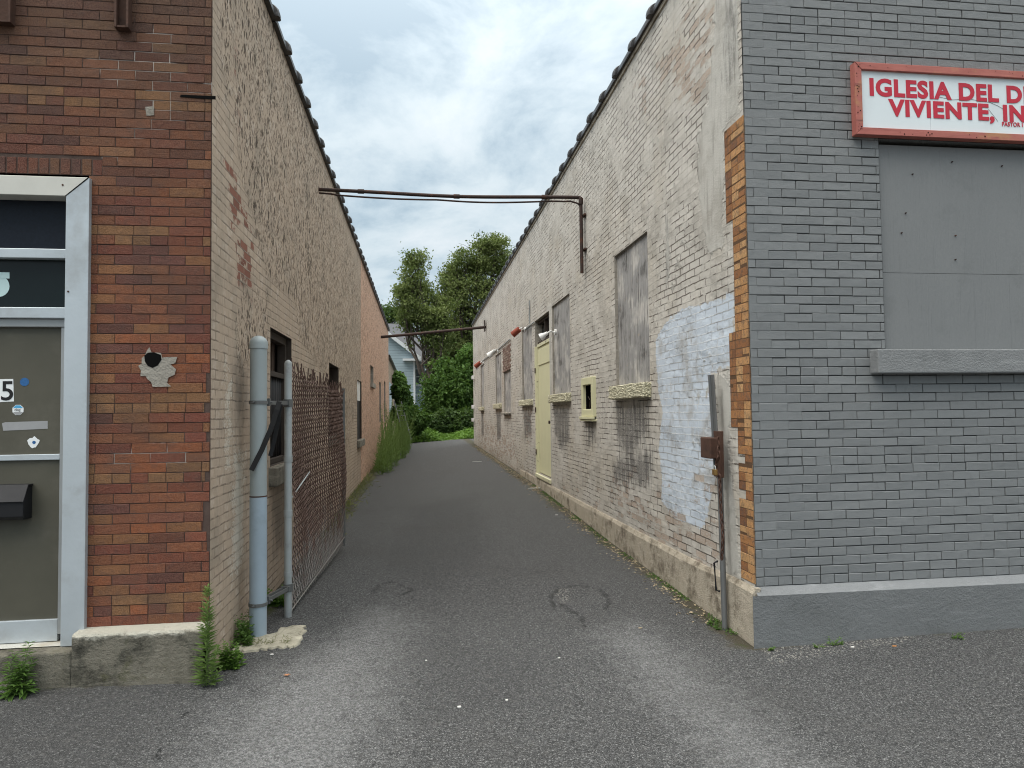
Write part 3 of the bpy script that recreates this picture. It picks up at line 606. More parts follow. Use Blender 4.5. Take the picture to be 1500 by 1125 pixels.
def build_right_wall():
    us = axis(0, LENR, .05, [e for h in HR for e in h[:2]], (9.0, .14)); vs = axis(-.1, TOPR0, .05, [e for h in HR for e in h[2:]])
    blue = [polyR((1076, 426), (1060, 436), (1000, 452), (972, 476), (960, 500), (962, 560), (970, 600), (965, 660), (970, 700), (968, 735), (990, 762), (1030, 775), (1052, 690), (1046, 640), (1042, 548), (1074, 532))]
    plas = [polyR((1078, -300), (1052, -300), (1046, 0), (1045, 60), (1036, 150), (1020, 200), (1026, 330), (1052, 365), (1060, 330), (1060, 180), (1085, 170)),
            polyR((1062, 185), (1030, 190), (1026, 330), (1040, 375), (1060, 360)), polyR((975, 318), (981, 318), (981, 405), (975, 420)),
            polyR((1046, 552), (1068, 538), (1072, 600), (1068, 660), (1080, 760), (1084, 850), (1064, 850), (1056, 700)),
            polyR((808, 445), (800, 446), (800, 700), (808, 700))]
    peel = [polyR((1048, 0), (1046, 130), (1010, 160), (985, 130), (960, 110), (985, 60), (1010, 10)), polyR((930, 120), (948, 100), (945, 150), (932, 150)),
            polyR((985, 720), (960, 700), (955, 800), (990, 830), (1060, 850), (1060, 800)), polyR((952, 790), (895, 740), (895, 690), (950, 700)),
            polyR((735, 592), (735, 505), (749, 500), (749, 540)), polyR((752, 640), (700, 610), (700, 660), (760, 680)), polyR((779, 600), (767, 600), (768, 640), (778, 650)), polyR((1020, 690), (1050, 690), (1050, 745), (1030, 745))]
    stain = [polyR((900, 588), (950, 583), (952, 640), (940, 655), (915, 680), (902, 640)), polyR((810, 594), (833, 592), (836, 650), (822, 665), (812, 640)),
             polyR((857, 607), (872, 606), (874, 650), (860, 655)), polyR((766, 600), (778, 599), (779, 640), (768, 645)), polyR((727, 602), (734, 601), (734, 645), (728, 650)),
             polyR((705, 602), (708, 602), (709, 640), (705, 640)), polyR((974, 315), (980, 315), (982, 405), (975, 400)), polyR((895, 670), (960, 650), (955, 720), (900, 715)),
             polyR((1078, 0), (1060, 0), (1060, 130), (1080, 120))]
    A = dict(blue=lambda U, V: np.clip(sdm(blue, U, V), -.5, .3), plaster=lambda U, V: np.clip(np.maximum(sdm(plas, U, V), -.035+.06*(np.sin(U*3.1+V*1.3)*np.sin(V*2.2+U)-.62)), -.5, .3),
             peel=lambda U, V: np.clip(np.maximum(sdm(peel, U, V)*1.3, .0-(V-.35)*.30), -.55, .14), stain=lambda U, V: np.clip(sdm(stain, U, V)*1.5, -.6, .3),
             low=lambda U, V: np.clip(.26-(V-gz(2.3, U+YR))*.8, -.4, .25))
    grid('alley_wall', M['wallR'], (XR, YR, 0), EY, EZ, us, vs, HR, A, bR, warpR)
    # concrete footing along the alley
    mb = MB(); L = [0, .35, .8, 1.5, 2.5, 3.5, 5, 7, 9, 11]; vs = []; ths = []
    for u in L:
        tz = .415-.02*min(u, 3)/3 + (.02 if u < .5 else 0); q = .036-.002*u
        vs += [(XR-q, YR-(.035 if u == 0 else 0)+u, -.1), (XR-q, YR-(.035 if u == 0 else 0)+u, tz-.04+RNG.uniform(-.01, .01)), (XR-.012, YR-(.035 if u == 0 else 0)+u, tz), (XR+.02, YR-(.035 if u == 0 else 0)+u, tz)]
    fs = [(0, 1, 2, 3)]
    for i in range(len(L)-1):
        for k in range(3): fs.append((i*4+k, i*4+k+1, i*4+5+k, i*4+4+k))
    mb.add(vs, fs); mb.build('alley_footing', M['concR'], bR)
    # orange face bricks showing round the corner
    rects = []; cols = []; mort = []
    oc = [(.66, .36, .155), (.62, .32, .13), (.70, .41, .19), (.52, .25, .10), (.40, .18, .075), (.28, .13, .065)]
    z = .455; k = 0
    zt = uvR(1070, 195)[1]
    while z < zt:
        py_w = np.interp(z, (.45, .9, 1.3, 1.75, 2.05, 2.3, 2.9, 3.1, 3.6), (.205, .205, .205, .31, .31, .205, .205, .31, .31))
        segs = [(.004, .10), (.106, .205)] if (k % 2 or RNG.random() < .3) else [(.004, .205)]
        if py_w > .25: segs += [(.211, .31)] if RNG.random() < .6 else [(.211, .26), (.266, .31)]
        elif RNG.random() < .3: segs = segs[:1]
        for (a, b) in segs:
            rects.append((a-.002, b, z+.002, z+.0608)); cols.append(oc[min(5, int(RNG.choice([0, 0, 0, 1, 1, 2, 2, 0, 3, 4])))] if a < .1 else oc[int(RNG.choice([2, 3, 4, 4, 5]))])
        mort.append((0, max(b for a, b in segs)+.004, z, z+.0628)); z += .0628; k += 1
    rects = [(a, b, c, d) for (a, b, c, d) in rects]
    brick_mesh('corner_brick', M['brickO'], (XR, YR, 0), EY, EZ, (-1, 0, 0), rects, cols, .004, .002, .0008, bR, .004)
    mb = MB()
    for (a, b, c, d) in mort: mb.add([(XR-.0025, YR+a, c), (XR-.0025, YR+b, c), (XR-.0025, YR+b, d), (XR-.0025, YR+a, d)], [(0, 3, 2, 1)])
    mb.build('corner_mortar', M['mortO'], bR)
    # added core behind the skins blocks light leaks; then the roof
    mb = MB(); mb.box(XR+.32, XR+9, YR+.35, YR+LENR-.02, -.1, 4.9); mb.build('blocker_core', M['hole'], bR)
    mb = MB(); zz = 4.95; mb.box(XR+.30, XR+9, YR+.30, YR+LENR-.3, zz, zz+.05); mb.build('roof', M['roofm'], bR)
    mb = MB(); mb.add([(XR, YR+LENR, -.1), (XR+9, YR+LENR, -.1), (XR+9, YR+LENR, TOPR1), (XR, YR+LENR, TOPR1)], [(3, 2, 1, 0)])
    mb.add([(XR+.29, YR, 4.9), (XR+.29, YR+LENR, 4.9), (XR+.29, YR+LENR, TOPR1), (XR+.29, YR, TOPR0)], [(0, 1, 2, 3)])
    mb.add([(XR, YR, TOPR0), (XR+.29, YR, TOPR0), (XR+.29, YR+LENR, TOPR1), (XR, YR+LENR, TOPR1)], [(0, 1, 2, 3)])
    mb.build('rear_wall', M['cement'], bR)
    coping('coping', (XR, YR+.02, 0), EY, (-1, 0, 0), LENR, TOPR0, TOPR1, bR)
    # thin cement ledge line below the tiles
    mb = MB(); mb.obox((XR, YR, 0), EY, (-1, 0, 0), EZ, 0, .01, 0, .01, 0, .01); mb.v = []; mb.f = []; mb.mi = []
    mb.add([(XR-.018, YR, TOPR0-.055), (XR-.018, YR+LENR, TOPR1-.055), (XR-.018, YR+LENR, TOPR1), (XR-.018, YR, TOPR0), (XR, YR, TOPR0-.055), (XR, YR+LENR, TOPR1-.055)],
           [(0, 3, 2, 1), (0, 1, 5, 4)]); mb.build('parapet_ledge', M['concR'], bR)
def board_uv(name, h, depth, parent, off):
    """weathered plywood closing an opening; uv in metres so the grain runs upright"""
    a, b, c, d = h; x = XR+depth; n = 2 if b-a > .5 else 1
    me = bpy.data.meshes.new(name); vs = []; fs = []; uvs = []
    for i in range(n):
        p, q = a+(b-a)*i/n+.003, a+(b-a)*(i+1)/n-.003; k = len(vs); t = .003*i
        vs += [(x+t, YR+p, c), (x+t, YR+q, c), (x+t, YR+q, d), (x+t, YR+p, d), (x+.02, YR+p, c), (x+.02, YR+q, c), (x+.02, YR+q, d), (x+.02, YR+p, d)]
        fs += [(k, k+3, k+2, k+1), (k, k+4, k+7, k+3), (k+1, k+2, k+6, k+5), (k+3, k+7, k+6, k+2), (k, k+1, k+5, k+4)]
    me.from_pydata(vs, [], fs); me.update(); uv = me.uv_layers.new(name='UVMap')
    uv.data.foreach_set('uv', np.array([(vs[l.vertex_index][1]+off, vs[l.vertex_index][2]) for l in me.loops], np.float32).ravel())
    return link(name, me, M['ply'], parent)
def boarded(h, off, sill_h=.0, sill_x=(.02, .02), top_trim=False, mat='pebble', label=None):
    mb = MB(); hole_reveal(mb, (XR, YR, 0), EY, EZ, (-1, 0, 0), h, .09); win = mb.build('boarded_window', M['cement'], bR)
    if label: win['label'] = label
    board_uv('board', h, .030, win, off)
    if sill_h:
        mb = MB(); a, b, c, d = h; mb.box(XR-.085, XR+.028, YR+a-sill_x[0], YR+b+sill_x[1], c-sill_h, c-.002)
        s = mb.build('sill', M[mat], win, bevel=.012); m = s.modifiers.new('sub', 'SUBSURF'); m.subdivision_type = 'SIMPLE'; m.levels = m.render_levels = 5
        t = bpy.data.textures.get('pebbles') or bpy.data.textures.new('pebbles', 'CLOUDS'); t.noise_scale = .022
        dm = s.modifiers.new('d', 'DISPLACE'); dm.texture = t; dm.strength = .03; dm.mid_level = .5; dm.texture_coords = 'LOCAL'
    return win
def build_right_openings():
    boarded(W1, 0, .15, (.03, .03)); boarded(W2, 3.1, .13, (.02, .02)); boarded(W3, 5.7, .12, (.02, .03))
    boarded(W4, 7.2, .05, (.01, .01), mat='cement', label='shorter boarded opening with bricks filled in above it'); boarded(W5, 9.6, .14, (.03, .05)); boarded(W6, 12.3, .12, (.03, .08))
    # brick infill above the short opening
    rects = []; cols = []; a, b, c, d = W4
    z = d+.005
    while z < uvR(748, 503)[1]:
        u = a-.06+(.1 if int(z/.0628) % 2 else 0)
        while u < b: rects.append((u, u+.2, z, z+.056)); cols.append([(.30, .20, .16), (.36, .26, .21), (.42, .33, .27), (.25, .15, .12)][RNG.integers(4)]); u += .209
        z += .0628
    brick_mesh('brick_infill', M['brickO'], (XR, YR, 0), EY, EZ, (-1, 0, 0), rects, cols, .02, .004, .006, bR, .012)
    # yellow door
    a, b, c, d = DR; zt = uvR(804, 498)[1]; zs = c
    mb = MB(); hole_reveal(mb, (XR, YR, 0), EY, EZ, (-1, 0, 0), DR, .22); dr = mb.build('door', M['cement'], bR)
    mb = MB(); x = XR+.05
    mb.box(x, x+.04, YR+a+.005, YR+b-.07, c+.012, zt-.012)
    mb.box(x-.012, x-.001, YR+a+.03, YR+b-.10, zt-.36, zt-.06)                 # upper panel
    mb.build('door_leaf', M['yellow'], dr, bevel=.006)
    mb = MB(); mb.box(XR-.012, XR+.10, YR+b-.065, YR+b+.02, c-.05, zt+.01); mb.box(x-.02, x+.06, YR+a+.004, YR+b-.07, zt-.01, zt+.05); mb.build('door_frame', M['yellow2'], dr, bevel=.005)
    mb = MB(); mb.box(XR-.03, XR+.10, YR+a-.01, YR+b+.01, c-.07, c-.002); mb.build('threshold', M['yellow2'], dr, bevel=.008)
    mb = MB(); mb.box(XR+.14, XR+.16, YR+a+.01, YR+b-.01, zt+.06, d-.01); mb.build('transom', M['tglass'], dr)
    mb = MB()
    for z in (zt+.055, d-.06): mb.box(XR+.06, XR+.138, YR+a+.004, YR+b-.004, z, z+.05)
    mb.box(XR+.06, XR+.138, YR+(a+b)/2-.02, YR+(a+b)/2+.02, zt+.11, d-.065); mb.build('transom_frame', M['wooddark'], dr, bevel=.004)
    mb = MB(); mb.tube([(x-.001, YR+a+.09, c+.98), (x-.06, YR+a+.09, c+.98)], .012, 8); mb.tube([(x-.04, YR+a+.09, c+.98), (x-.065, YR+a+.09, c+.98)], .03, 10); mb.build('door_knob', M['rustd'], dr, smooth=True)
    for z in (.35, 1.15, 1.9):
        mb = MB(); mb.tube([(XR-.016, YR+b-.067, c+z), (XR-.016, YR+b-.067, c+z+.10)], .011, 8); mb.build('hinge', M['rustd'], dr)
    # window frame of the little vent opening
    mb = MB(); hole_reveal(mb, (XR, YR, 0), EY, EZ, (-1, 0, 0), VN, .25); a, b, c, d = VN
    vn = mb.build('vent_opening', M['hole'], bR)
    mb = MB(); x0, x1 = XR-.045, XR+.02
    for q in ((a-.10, a-.004, c-.10, d+.10), (b+.004, b+.09, c-.10, d+.10), (a-.004, b+.004, d+.004, d+.10), (a-.004, b+.004, c-.10, c-.004)): mb.box(x0, x1, YR+q[0], YR+q[1], q[2], q[3])
    mb.box(x0-.03, x0+.02, YR+a-.12, YR+b+.11, c-.135, c-.101); mb.box(x0-.018, x1, YR+a-.11, YR+b+.10, c-.16, c-.136)
    mb.build('vent_frame', M['yellow'], vn, bevel=.006)
    mb = MB(); mb.box(XR+.24, XR+.25, YR+a-.05, YR+b+.05, c-.05, d+.05); mb.build('vent_back', M['hole'], vn)
    mb = MB()
    for k in range(26):
        p = (XR+RNG.uniform(.01, .09), YR+RNG.uniform(a, b), RNG.uniform(c, d)); q = (p[0]+RNG.uniform(-.05, .05), p[1]+RNG.uniform(-.12, .12), p[2]+RNG.uniform(-.12, .12)); mb.tube([p, q], .004, 4)
    mb.build('nest_twigs', M['twig'], vn)
build_right_wall(); build_right_openings()
# ---- grey front
BW = (uvFR(1290, 300)[0], uvFR(1536, 300)[0], uvFR(1297, 511)[1], uvFR(1289, 203)[1])
def build_right_front():
    top = TOPR0+.9; base = uvFR(1100, 860)[1]
    zs = lambda y: uvFR(1200, y)[1]
    heads = [zs(32), zs(548), zs(672), zs(850)]
    holes = [BW]; rects = brick_rows(base, top, .0628, .006, 6.7, .208, heads, .0066, .05, holes, True)
    fill = lambda r: (r[0]-.002*(r[0] > .02), r[1]+.0035, r[2]-.001, r[3]+.0035) if (r[0] < .16+.10*math.sin(r[2]*9) and RNG.random() < .8) else r
    rects = [fill(r) for r in rects]
    cols = [np.array((.198, .206, .208))*RNG.uniform(.95, 1.05) for _ in rects]
    brick_mesh('front_wall', M['brickG'], (XR, YR, 0), EX, EZ, (0, -1, 0), rects, cols, .016, .003, .0012, bR)
    us = axis(0, 6.7, .4, BW[:2]); vs = axis(base-.05, top, .4, BW[2:])
    grid('front_joints', M['mortG'], (XR, YR+.0085, 0), EX, EZ, us, vs, [BW], None, bR)
    # parge smeared over the joints at the corner
    mb = MB(); z = base+.01
    while z < top-.2:
        if RNG.random() < .0:
            w_ = RNG.uniform(.03, .22); h_ = RNG.uniform(.02, .12); n = 9
            p = [(max(.001, w_*.5+w_*.5*math.cos(2*math.pi*i/n)*RNG.uniform(.6, 1.1)), z+h_*.5+h_*.6*math.sin(2*math.pi*i/n)*RNG.uniform(.6, 1.2)) for i in range(n)]
            mb.prism(p, (XR, YR+.004, 0), EX, EZ, (0, -1, 0), .0066+.0007*RNG.random())
        z += RNG.uniform(.04, .10)
    # plinth
    ze = base; mb = MB()
    mb.add([(XR-.05, YR-.058, -.12), (XR+6.7, YR-.058, -.12), (XR+6.7, YR-.058, ze-.048), (XR-.05, YR-.058, ze-.048)], [(0, 1, 2, 3)])
    mb.build('plinth', M['concG'], bR)
    mb = MB(); mb.add([(XR-.012, YR-.058, ze-.048), (XR+6.7, YR-.058, ze-.048), (XR+6.7, YR+.004, ze), (XR-.012, YR+.004, ze)], [(0, 1, 2, 3)])
    mb.build('plinth_ledge', M['concGl'], bR)
    mb = MB(); mb.add([(XR, YR, TOPR0), (XR, YR+.3, TOPR0), (XR, YR+.3, top), (XR, YR, top)], [(0, 3, 2, 1)]); mb.add([(XR, YR, top), (XR, YR+.3, top), (XR+6.7, YR+.3, top), (XR+6.7, YR, top)], [(0, 3, 2, 1)])
    mb.add([(XR, YR+.3, 4.9), (XR+6.7, YR+.3, 4.9), (XR+6.7, YR+.3, top), (XR, YR+.3, top)], [(0, 1, 2, 3)]); mb.build('parapet', M['cement'], bR)
    # boarded shop window
    a, b, c, d = BW; mb = MB(); hole_reveal(mb, (XR, YR, 0), EX, EZ, (0, -1, 0), BW, .12); win = mb.build('boarded_shop_window', M['concG'], bR)
    mb = MB(); zsplit = uvFR(1300, 398)[1]
    mb.box(XR+a+.002, XR+b-.002, YR+.035, YR+.06, c+.002, zsplit-.0015); mb.box(XR+a+.002, XR+b-.002, YR+.036, YR+.06, zsplit+.0015, d-.03); mb.build('board', M['board'], win)
    mb = MB()
    for (px, py) in ((1337, 255), (1395, 237), (1468, 243), (1327, 312), (1400, 345), (1400, 380), (1321, 341), (1455, 215)):
        p = onY(px, py, YR+.03); mb.tube([(p[0], p[1]+.006, p[2]), (p[0], p[1]-.004, p[2])], .0055, 8)
    mb.build_each('screw', M['rustd'], win)
    s0 = uvFR(1286, 510, YR-.09); mb = MB(); zb = uvFR(1286, 547, YR-.09)[1]; zt = uvFR(1286, 511, YR-.09)[1]
    mb.box(XR+s0[0], XR+b+.06, YR-.09, YR+.034, zb, zt); s = mb.build('sill', M['sillG'], win, bevel=.01); s.data.materials[0] = M['sillG']
build_right_front()
# ---- church sign
def text_mesh(body, size, mat, name, parent, loc, xdir, nrm, embolden, spacing=1.0, sx=1.0, thick=.002):
    cu = bpy.data.curves.new(name, 'FONT'); cu.body = body; cu.size = size; cu.offset = embolden; cu.space_character = spacing; cu.extrude = thick/2; cu.resolution_u = 4
    o = bpy.data.objects.new(name, cu); COL.objects.link(o); bpy.context.view_layer.update()
    me = bpy.data.meshes.new_from_object(o.evaluated_get(bpy.context.evaluated_depsgraph_get())); COL.objects.unlink(o); bpy.data.objects.remove(o)
    x = Vector(xdir).normalized(); n = Vector(nrm).normalized(); y = n.cross(x); Mx = Matrix.Identity(4)
    for i in range(3): Mx[i][0], Mx[i][1], Mx[i][2], Mx[i][3] = x[i]*sx, y[i], n[i], float(loc[i])
    me.transform(Mx); me.materials.clear(); me.name = name; return link(name, me, mat, parent)
def build_sign():
    YS = YR-.062; A = onY(1252, 90, YS); B = onY(1254, 196, YS); x0 = A[0]; zt = A[2]; zb = B[2]; x1 = onY(1573, 110, YS)[0]; fw = .052
    t = thing('church_sign', 'white church sign with red lettering in a red timber frame on the grey brick front', 'sign', (x0, YR, zb))
    mb = MB()
    def bar(p, yo): mb.prism(p, (0, YS+yo, 0), EX, EZ, (0, 1, 0), .060-yo)
    bar([(x0, zt), (x0+fw, zt-fw), (x1-fw, zt-fw), (x1, zt)], 0); bar([(x0, zb), (x1, zb), (x1-fw, zb+fw), (x0+fw, zb+fw)], .001)
    bar([(x0, zb+.002), (x0+fw, zb+fw+.002), (x0+fw, zt-fw-.002), (x0, zt-.002)], .002); bar([(x1, zb+.002), (x1, zt-.002), (x1-fw, zt-fw-.002), (x1-fw, zb+fw+.002)], .002)
    fr = mb.build('frame', M['redwood'], t, bevel=.003)
    mb = MB()
    for k in range(46):
        e = RNG.integers(3); u = RNG.uniform(x0+.02, x1-.02)
        p = (u, zt-RNG.uniform(.01, .04)) if e == 0 else (u, zb+RNG.uniform(.01, .04)) if e == 1 else (x0+RNG.uniform(.012, .042), RNG.uniform(zb+.02, zt-.02))
        r = RNG.uniform(.0015, .0045); mb.tube([(p[0], YS+.001, p[1]), (p[0], YS-.0015, p[1])], r, 7)
    mb.build_each('nail_head', M['hole'], fr)
    xs = onY(1365, 140, YS)[0]; mb = MB(); yp = YS+.022
    mb.box(x0+fw-.004, xs-.0012, yp, yp+.012, zb+fw-.004, zt-fw+.004); mb.box(xs+.0012, x1-fw+.004, yp+.001, yp+.012, zb+fw-.004, zt-fw+.004); mb.build('panel', M['panel'], t)
    # peeled thin lines on the panel
    mb = MB()
    for pts in ([(1376, 142), (1395, 146), (1420, 145), (1450, 150), (1462, 155), (1470, 160)], [(1448, 160), (1456, 170), (1462, 178)]):
        mb.tube([onY(px, py, yp-.0004) for px, py in pts], .0012, 4)
    mb.build('scratch', M['alu2'], t)
    def line(body, pxl, pyt, pyb, pxr, nlet, bold):
        L = onY(pxl, pyb, yp); T = onY(pxl, pyt, yp); Rr = onY(pxr, pyb, yp); h = T[2]-L[2]
        size = h/.75; o = text_mesh(body, size, M['red'], 'lettering', t, (L[0], yp-.0016, L[2]), EX, (0, -1, 0), bold*size, 1.09)
        c = np.array([v.co for v in o.data.vertices]); b = c[:, 0] < 1e9
        # stretch so that the visible part ends where the photo shows it
        w0 = c[:, 0].min(); return o, w0
    def fit(o, w0, pxl, x_end_ratio_px, full_px):
        c = np.array([v.co for v in o.data.vertices]); L = onY(pxl, 140, yp)[0]; W = onY(full_px, 140, yp)[0]-L; s = W/(c[:, 0].max()-w0)
        for v in o.data.vertices: v.co.x = L+(v.co.x-w0)*s
    o, w0 = line('IGLESIA DEL DIOS', 1275, 113.5, 139, 1545, 0, .042); fit(o, w0, 1274, 0, 1549)
    o, w0 = line('VIVIENTE, INC.', 1300, 144, 168.5, 1520, 0, .042); fit(o, w0, 1300.5, 0, 1533)
    o, w0 = line('PASTOR I', 1466, 178, 184.5, 1500, 0, .018); fit(o, w0, 1466, 0, 1496)
build_sign()
# ------------------------------------------------------------------ left building
LENL = uvL(569.5, 600)[0]; TOPL0, TOPL1 = 5.22, 4.95
bL = thing('brick_building', 'brown face brick building on the left with tan and pink roughcast alley wall', 'building', (XL, YL, 0))
def hL(xl, xr, ytop, ybot):
    """near edge at pixel xl, far edge at xr; heights read at the near edge"""
    return (uvL(xl, ytop)[0], uvL(xr, ytop)[0], uvL(xl, ybot)[1], uvL(xl, ytop)[1])
V1 = hL(396, 427, 479, 684); V2 = hL(482, 496, 531, 640); V3 = hL(523, 529.5, 556, 645); V4 = hL(542.5, 547, 534, 560)
V5 = hL(555.5, 558, 559, 618); V6 = hL(562.5, 564.5, 558, 618); V7 = hL(570.5, 574.5, 561, 624)
HL = [V1, V2, V3, V4, V5, V6]
def topL(u): return TOPL0+(TOPL1-TOPL0)*u/LENL
def build_left_wall():
    us = axis(0, LENL, .05, [e for h in HL for e in h[:2]], (9.0, .15)); vs = axis(-.1, TOPL0, .05, [e for h in HL for e in h[2:]])
    warp = lambda U, V: np.where(V < 4.6, V, 4.6+(V-4.6)*(topL(U)-4.6)/(TOPL0-4.6))
    rough = [polyL((336, -400), (345, 100), (342, 180), (352, 260), (372, 330), (392, 410), (430, 440), (440, 500), (470, 545), (530, 600), (530, 420), (400, 0), (400, -400)),
             polyL((527, 300), (527, 700), (600, 660), (600, 400)), polyL((328, -200), (322, 60), (332, 140), (338, 140), (345, -200)), polyL((352, 420), (392, 430), (392, 540), (350, 540), (346, 480)), polyL((440, 560), (500, 540), (520, 600), (505, 690), (440, 640))]
    pink = [polyL((528.5, 300), (528.5, 760), (612, 700), (612, 400))]
    peel = [polyL((342, 335), (370, 350), (370, 445), (345, 420)), polyL((330, 210), (368, 330), (366, 350), (338, 320)), polyL((336, 60), (350, 80), (352, 200), (345, 190))]
    stain = [polyL((334, 520), (366, 520), (366, 640), (340, 640)), polyL((395, 695), (424, 685), (424, 760), (395, 800)), polyL((500, 700), (480, 760), (440, 810), (440, 770)),
             polyL((398, 690), (420, 680), (420, 640), (425, 640), (425, 820), (398, 830)), polyL((318, 600), (334, 600), (330, 660), (318, 640))]
    chalk = [polyL((338, 640), (362, 660), (358, 850), (336, 860)), polyL((326, 520), (342, 540), (342, 700), (326, 700))]
    crack = [[uvL(318, 138), uvL(328, 160), uvL(340, 178)], [uvL(325, 95), uvL(331, 130), uvL(333, 128)]]
    A = dict(rough=lambda U, V: np.clip(sdm(rough, U, V), -.5, .3), pink=lambda U, V: np.clip(sdm(pink, U, V), -.5, .3), peel=lambda U, V: np.clip(sdm(peel, U, V)*1.6, -.5, .3),
             stain=lambda U, V: np.clip(sdm(stain, U, V)*1.4, -.6, .3), chalk=lambda U, V: np.clip(sdm(chalk, U, V), -.5, .2), crack=lambda U, V: np.minimum(dline(crack, U, V), .5))
    grid('alley_wall', M['wallL'], L0, LD, EZ, us, vs, HL, A, bL, warp, flip=True)
    mb = MB(); B = L0-LN*.36; mb.obox(B, LD, -LN, EZ, .3, LENL-.02, 0, 8, -.1, 4.9); mb.build('blocker_core', M['hole'], bL)  # core added behind the wall sheet to block light leaks
    mb = MB(); mb.obox(L0-LN*.3, LD, -LN, EZ, .3, LENL-.3, 0, 8, 4.92, 4.97); mb.build('roof', M['roofm'], bL)
    E = L0+LD*LENL; mb = MB(); H = np.array((0, 0, TOPL1)); H0 = np.array((0, 0, TOPL0)); Q = np.array((0, 0, 4.9)); b = L0-LN*.29
    mb.add([E+Q*-.02, E-LN*8+Q*-.02, E-LN*8+H, E+H], [(0, 1, 2, 3)]); mb.add([b+Q, b+LD*LENL+Q, b+LD*LENL+H, b+H0], [(3, 2, 1, 0)]); mb.add([L0+H0, b+H0, b+LD*LENL+H, E+H], [(3, 2, 1, 0)])
    mb.build('rear_wall', M['cement'], bL)
    coping('coping', L0+LD*.02, LD, LN, LENL, TOPL0, TOPL1, bL)
    # window with boards over a corrugated sheet
    def reveal(h, name, mat='wooddark', dep=.24):
        mb = MB(); hole_reveal(mb, L0, LD, EZ, LN, h, dep); return mb.build(name, M[mat], bL)
    P = lambda u, v, n=0.0: L0+LD*u+LN*n+np.array((0, 0, v))
    a, b_, c, d = V1; win = reveal(V1, 'window'); zm = uvL(397, 548)[1]; mb = MB()
    n = 7
    for i in range(n): u0 = a+(b_-a)*i/n; mb.obox(L0, LD, LN, EZ, u0+.006, u0+(b_-a)/n-.006, -.19-.008*(i % 2), -.16-.008*(i % 2), zm, d-.02)
    mb.build('board', M['wood'], win, bevel=.003)
    mb = MB(); m = 60; pts = []
    for i in range(m+1):
        u = a+.02+(b_-a-.04)*i/m; pts += [P(u, c+.03, -.10+.014*math.sin(i/m*2*math.pi*9)), P(u, zm+.02, -.10+.014*math.sin(i/m*2*math.pi*9))]
    mb.add(pts, [(2*i, 2*i+1, 2*i+3, 2*i+2) for i in range(m)]); sh = mb.build('corrugated_sheet', M['black'], win, smooth=True)
    mo = sh.modifiers.new('solid', 'SOLIDIFY'); mo.thickness = .004
    mb = MB()
    for (p, q, r, s) in ((a+.003, a+.06, c+.003, d-.003), (b_-.06, b_-.003, c+.003, d-.003), (a+.06, b_-.06, d-.07, d-.003), (a+.06, b_-.06, c+.003, c+.05)): mb.obox(L0, LD, LN, EZ, p, q, -.13, -.05, r, s)
    mb.obox(L0, LD, LN, EZ, a+.06, b_-.06, -.135, -.06, zm, zm+.05); mb.build('window_frame', M['wooddark'], win, bevel=.004)
    mb = MB(); mb.obox(L0, LD, LN, EZ, a-.06, b_+.06, -.05, .07, c-.17, c-.003); s = mb.build('sill', M['concS'], win, bevel=.012)
    a, b_, c, d = V2; win = reveal(V2, 'window'); mb = MB(); mb.obox(L0, LD, LN, EZ, a, b_, -.20, -.18, c, d); mb.build('pane', M['tglass'], win)
    mb = MB(); mb.obox(L0, LD, LN, EZ, a-.05, b_+.05, -.05, .06, c-.14, c-.003); mb.build('sill', M['concS'], win, bevel=.012)
    a, b_, c, d = V3; win = reveal(V3, 'window'); zm = uvL(523, 586)[1]; mb = MB(); mb.obox(L0, LD, LN, EZ, a+.003, b_-.003, -.05, -.03, zm, d-.003); mb.build('upper_panel', M['white'], win)
    mb = MB(); mb.obox(L0, LD, LN, EZ, a+.003, b_-.003, -.06, -.04, c, zm-.003); mb.build('lower_panel', M['black'], win)
    mb = MB(); mb.obox(L0, LD, LN, EZ, a-.06, b_+.06, -.05, .07, c-.15, c-.003); mb.build('sill', M['concS'], win, bevel=.012)
    for h, nm, mt in ((V4, 'window', 'wood'), (V5, 'door', 'doorred'), (V6, 'door', 'doorred')):
        a, b_, c, d = h; win = reveal(h, nm, 'cement'); mb = MB(); mb.obox(L0, LD, LN, EZ, a, b_, -.12, -.09, c, d); mb.build('leaf' if nm == 'door' else 'board', M[mt], win)
        if nm == 'window':
            mb = MB(); mb.obox(L0, LD, LN, EZ, a-.05, b_+.05, -.05, .06, c-.12, c-.003); mb.build('sill', M['cement'], win)
build_left_wall()
def fl(px, py, dy=0.0): p = onY(px, py, YL-dy); return p
